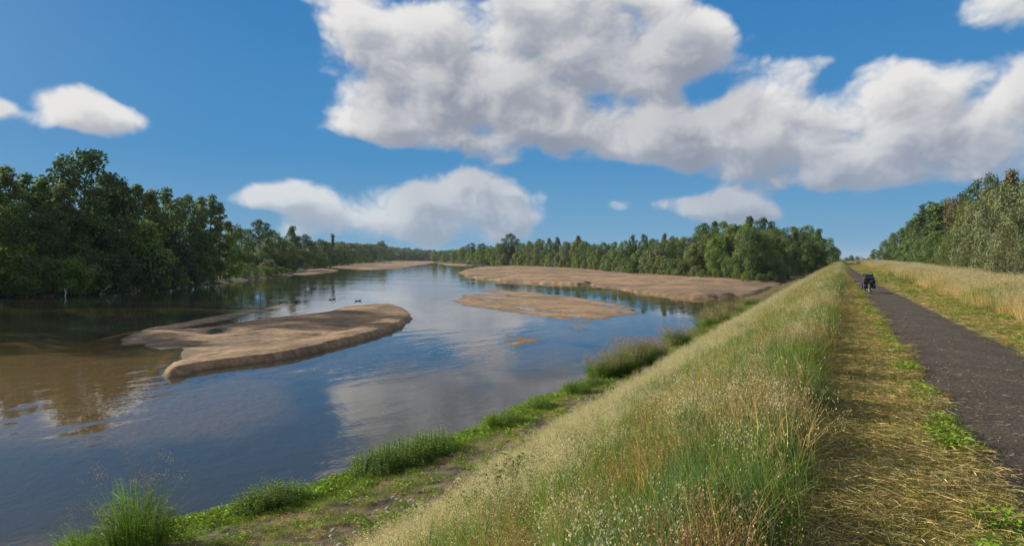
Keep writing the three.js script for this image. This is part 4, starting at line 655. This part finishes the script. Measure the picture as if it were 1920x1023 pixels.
// ---------------------------------------------------------------- driftwood, ducks
const woodMat = new THREE.MeshStandardMaterial({ vertexColors: true, roughness: .9 }); woodMat.color.setRGB(.5, .46, .4);
function driftwood(px, py, label, arms) {
  const p = onPlane(px, py), g = thing('driftwood', label, 'driftwood'); g.position.set(p.x, 0, p.z); const f = new Faces();
  for (const a of arms) f.tube(a.map((q) => [q[0], q[1], q[2]]), a.map((_, i) => .13 * (1 - i / a.length * .75)), 6, [1, 1, 1]);
  part('branch', f.done(), woodMat, g); shade(g);
}
driftwood(190, 551, 'bleached dead branch leaning out of the dark water', [[[-.6, -.3, 0], [.2, .5, .1], [1.1, 1.1, .2], [1.7, 1.6, .2]], [[.2, .5, .1], [-.2, .9, 0], [-.9, 1.1, -.2]], [[-.3, -.1, 0], [.5, -.02, .3], [1, .1, .5]]]);
driftwood(376, 536.5, 'bleached fallen crown lying before the dark bush', [[[-1.6, -.1, 0], [-.6, .5, .1], [.4, .8, .1], [1.6, .9, 0]], [[-.6, .5, .1], [-.2, 1.1, 0], [.3, 1.3, .1]], [[.4, .8, .1], [.9, .3, .3], [1.2, -.1, .3]], [[-.1, .6, .1], [-1.2, .9, .1]], [[.4, .8, 0], [.8, 1.2, .1]]]);
driftwood(121, 555, 'short upright dead stick at the left shore', [[[0, -.3, 0], [.1, .5, 0], [-.05, 1.3, 0]], [[.1, .5, 0], [.35, .8, 0]]]);
driftwood(25, 553, 'thin grey twigs sticking up near the left edge of shore', [[[0, -.2, 0], [.4, .5, 0], [.8, .7, 0]], [[.1, 0, 0], [-.2, .7, 0]]]);
driftwood(1118, 527, 'grey snag lying at the beach inlet', [[[-.8, 0, 0], [.2, .4, 0], [1.2, .5, 0]], [[.2, .4, 0], [.5, .9, 0]]]);
{
  const mat = new THREE.MeshStandardMaterial({ roughness: .8, vertexColors: true });
  const prof = [[-.26, .10, .005], [-.2, .09, .05], [-.08, .08, .105], [.06, .085, .11], [.15, .11, .075], [.18, .19, .045], [.19, .24, .05], [.22, .265, .052], [.265, .26, .035], [.31, .25, .018], [.335, .245, .004]];
  const f = new Faces(); f.tube(prof.map(([x, y]) => [x, y, 0]), prof.map((q) => q[2]), 10, [.035, .03, .025]); const geo = f.done();
  for (const [px, py, y, turn, lab] of [[619, 562, 0, .3, 'left duck of the nearer pair swimming on the river'], [626, 561, 0, .1, 'right duck of the nearer pair swimming on the river'], [668, 564.5, 0, 2.8, 'left duck of the pair near the rounded sandbar end'], [674, 564, 0, .2, 'right duck of the pair near the rounded sandbar end'], [554, 567.5, .04, 1, 'lone duck resting at the tip of the sand spit']]) {
    const p = onPlane(px, py), g = thing('duck', lab, 'duck', 'ducks on the river'); g.position.set(p.x, y - .03, p.z); g.rotation.y = turn; part('body', geo, mat, g); shade(g);
  }
}

// ---------------------------------------------------------------- the leaning boom beyond the path
{
  const d = 300, a = spot(1632, d), g = thing('lifting_boom', 'thin dark boom leaning up above the field near the path end', 'boom'), f = new Faces(), post = new Faces(); g.position.set(a.x, 3.2, a.z);
  const yb = topAt(490.5, d) - 3.2, yt = topAt(481.5, d) - 3.2, x1 = -(1632 - 1613) / F * d;
  f.tube([[1.2, yb - .5, 0], [0, yb, 0], [x1, yt, 0]], [.26, .24, .12], 8, [1, 1, 1]); post.tube([[.4, 0, 0], [.3, yb * .6, 0], [.2, yb - .1, 0]], [.16, .14, .12], 8, [1, 1, 1]);
  const m = new THREE.MeshStandardMaterial({ roughness: .6, vertexColors: true }); m.color.setRGB(.05, .05, .055); part('arm', f.done(), m, g); part('post', post.done(), m, g); shade(g);
}

// ---------------------------------------------------------------- the loaded bicycle standing on the path
{
  const p = onPlane(1631, 550, CREST + .03), g = thing('touring_bicycle', 'loaded dark touring bicycle with panniers standing at the left edge of the path', 'bicycle');
  g.position.set(p.x, CREST + .02, p.z); g.rotation.y = Math.PI / 2 - .34; g.rotation.order = 'YXZ'; g.rotation.x = -.06;   // local +x is ahead
  const std = (r, gg, b, rough = .6, metal = 0) => { const m = new THREE.MeshStandardMaterial({ roughness: rough, metalness: metal }); m.color.setRGB(r, gg, b); return m; };
  const black = std(.012, .012, .013, .7), rubber = std(.018, .018, .018, .85), steel = std(.55, .55, .57, .3, 1), navy = std(.018, .02, .05, .65), frameC = std(.03, .05, .16, .35), yellow = std(.7, .6, .02, .6), white = std(.8, .8, .8, .5), bag = std(.022, .022, .035, .75);
  const T = (pts, rad, n = 8) => { const f = new Faces(); f.tube(pts, pts.map(() => rad), n, [1, 1, 1]); return f.done(); };
  const soft = (w, h, d, round = .04) => { const s = new THREE.Shape(), a = w / 2 - round, b = h / 2 - round; s.moveTo(-a, -h / 2); s.lineTo(a, -h / 2); s.quadraticCurveTo(w / 2, -h / 2, w / 2, -b); s.lineTo(w / 2, b); s.quadraticCurveTo(w / 2, h / 2, a, h / 2); s.lineTo(-a, h / 2); s.quadraticCurveTo(-w / 2, h / 2, -w / 2, b); s.lineTo(-w / 2, -b); s.quadraticCurveTo(-w / 2, -h / 2, -a, -h / 2); const e = new THREE.ExtrudeGeometry(s, { depth: d - .04, bevelEnabled: true, bevelSize: .02, bevelThickness: .02, bevelSegments: 2 }); e.translate(0, 0, -d / 2 + .02); return e; };
  function wheel(x, turn) {
    const w = new THREE.Group(); w.name = 'wheel'; w.position.set(x, .345, 0); w.rotation.y = turn; g.add(w);
    part('tyre', new THREE.TorusGeometry(.325, .022, 8, 40), rubber, w); part('rim', new THREE.TorusGeometry(.298, .012, 6, 40), steel, w);
    const sp = []; for (let i = 0; i < 18; i++) { const a = i / 18 * 6.283; sp.push(T([[Math.cos(a + .3) * .02, Math.sin(a + .3) * .02, i % 2 ? .025 : -.025], [Math.cos(a) * .295, Math.sin(a) * .295, 0]], .0016, 3)); } sp.push(T([[0, 0, -.05], [0, 0, .05]], .022, 8)); part('spokes', mergeGeometries(sp), steel, w);
    const fd = []; for (let i = 0; i <= 12; i++) { const a = .2 + i / 12 * 2.9; fd.push([Math.cos(a) * .365, Math.sin(a) * .365, 0]); } part('mudguard', T(fd, .022, 6), black, w);
  }
  wheel(0, 0); wheel(1.08, -.3);
  part('frame', mergeGeometries([T([[.45, .29, 0], [.28, .82, 0]], .017), T([[.30, .76, 0], [.86, .83, 0]], .017), T([[.45, .29, 0], [.88, .74, 0]], .02), T([[0, .345, .06], [.45, .29, .04]], .011), T([[0, .345, -.06], [.45, .29, -.04]], .011), T([[0, .345, .06], [.30, .76, .02]], .01), T([[0, .345, -.06], [.30, .76, -.02]], .01), T([[.88, .7, 0], [.84, .9, 0]], .022)]), frameC, g);
  part('fork', mergeGeometries([T([[.89, .7, .05], [1.08, .345, .05]], .013), T([[.89, .7, -.05], [1.08, .345, -.05]], .013)]), frameC, g);
  const hb = new THREE.Group(); hb.name = 'handlebar'; hb.position.set(.84, .9, 0); hb.rotation.y = -.3; g.add(hb);
  part('bar', mergeGeometries([T([[0, 0, 0], [.02, .12, 0]], .016), T([[-.1, .16, -.3], [.02, .13, -.18], [.04, .12, 0], [.02, .13, .18], [-.1, .16, .3]], .013)]), black, hb); part('grip', T([[-.1, .16, .3], [-.2, .17, .32]], .018), white, hb); part('grip', T([[-.1, .16, -.3], [-.2, .17, -.32]], .018), black, hb); part('mirror', T([[-.1, .16, .31], [-.06, .3, .38]], .01), black, hb);
  const sad = new THREE.SphereGeometry(1, 14, 8); sad.scale(.14, .045, .08); sad.translate(.25, .9, 0); part('saddle', sad, black, g);
  part('rear_rack', mergeGeometries([T([[-.2, .7, .07], [.2, .7, .07]], .008), T([[-.2, .7, -.07], [.2, .7, -.07]], .008), T([[0, .345, .08], [-.05, .7, .07]], .007), T([[0, .345, -.08], [-.05, .7, -.07]], .007)]), black, g);
  for (const s of [-1, 1]) { const b = part('rear_pannier', soft(.34, .4, .19), navy, g); b.position.set(-.06, .52, s * .2); b.rotation.z = .06; const fl = part('flap', soft(.36, .1, .2, .03), bag, b); fl.position.y = .18; const rf = part('reflector', new THREE.SphereGeometry(.024, 10, 8), white, b); rf.position.set(-.19, -.02, s * .03); rf.scale.x = .3; }
  for (const s of [-1, 1]) { const b = part('front_pannier', soft(.26, .3, .14), navy, g); b.position.set(1.05, .42, s * .16); }
  const roll = new THREE.CapsuleGeometry(.12, .34, 6, 14); roll.rotateX(Math.PI / 2); roll.translate(-.05, .84, 0); part('duffel_bag', roll, bag, g);
  const tent = new THREE.CapsuleGeometry(.085, .3, 6, 12); tent.rotateX(Math.PI / 2); tent.translate(.02, 1.0, .02); part('rolled_tent', tent, navy, g);
  const hbag = part('handlebar_bag', soft(.2, .22, .26), bag, g); hbag.position.set(1.0, .96, 0);
  const bottle = new THREE.CylinderGeometry(.036, .036, .2, 12); bottle.translate(.62, .36, .1); part('bottle', bottle, yellow, g); const flag = soft(.16, .12, .02, .03); const fl = part('yellow_bag', flag, yellow, g); fl.position.set(.3, .3, .19);
  part('kickstand', T([[.28, .3, .03], [.24, .0, .2]], .01), black, g);
  shade(g);
}
{                                                             // two or three that share a label: say which one
  const same = new Map(); for (const o of scene.children) if (o.userData.label && o.userData.group) same.set(o.userData.label, [...(same.get(o.userData.label) ?? []), o]);
  for (const [label, list] of same) {
    if (list.length < 2 || list.length > 3 || label.split(' ').length > 14 || !(list[0].position.z < 0) || /outside/.test(list[0].userData.group)) continue;
    list.sort((a, b) => a.position.x / -a.position.z - b.position.x / -b.position.z).forEach((o, i) => { o.userData.label = label + ', ' + (list.length === 2 ? ['left', 'right'] : ['left', 'middle', 'right'])[i] + ' one'; });
  }
}
scene.fog = new THREE.FogExp2(new THREE.Color().setRGB(.75, .85, 1), 0.00006);
renderer.render(scene, camera);
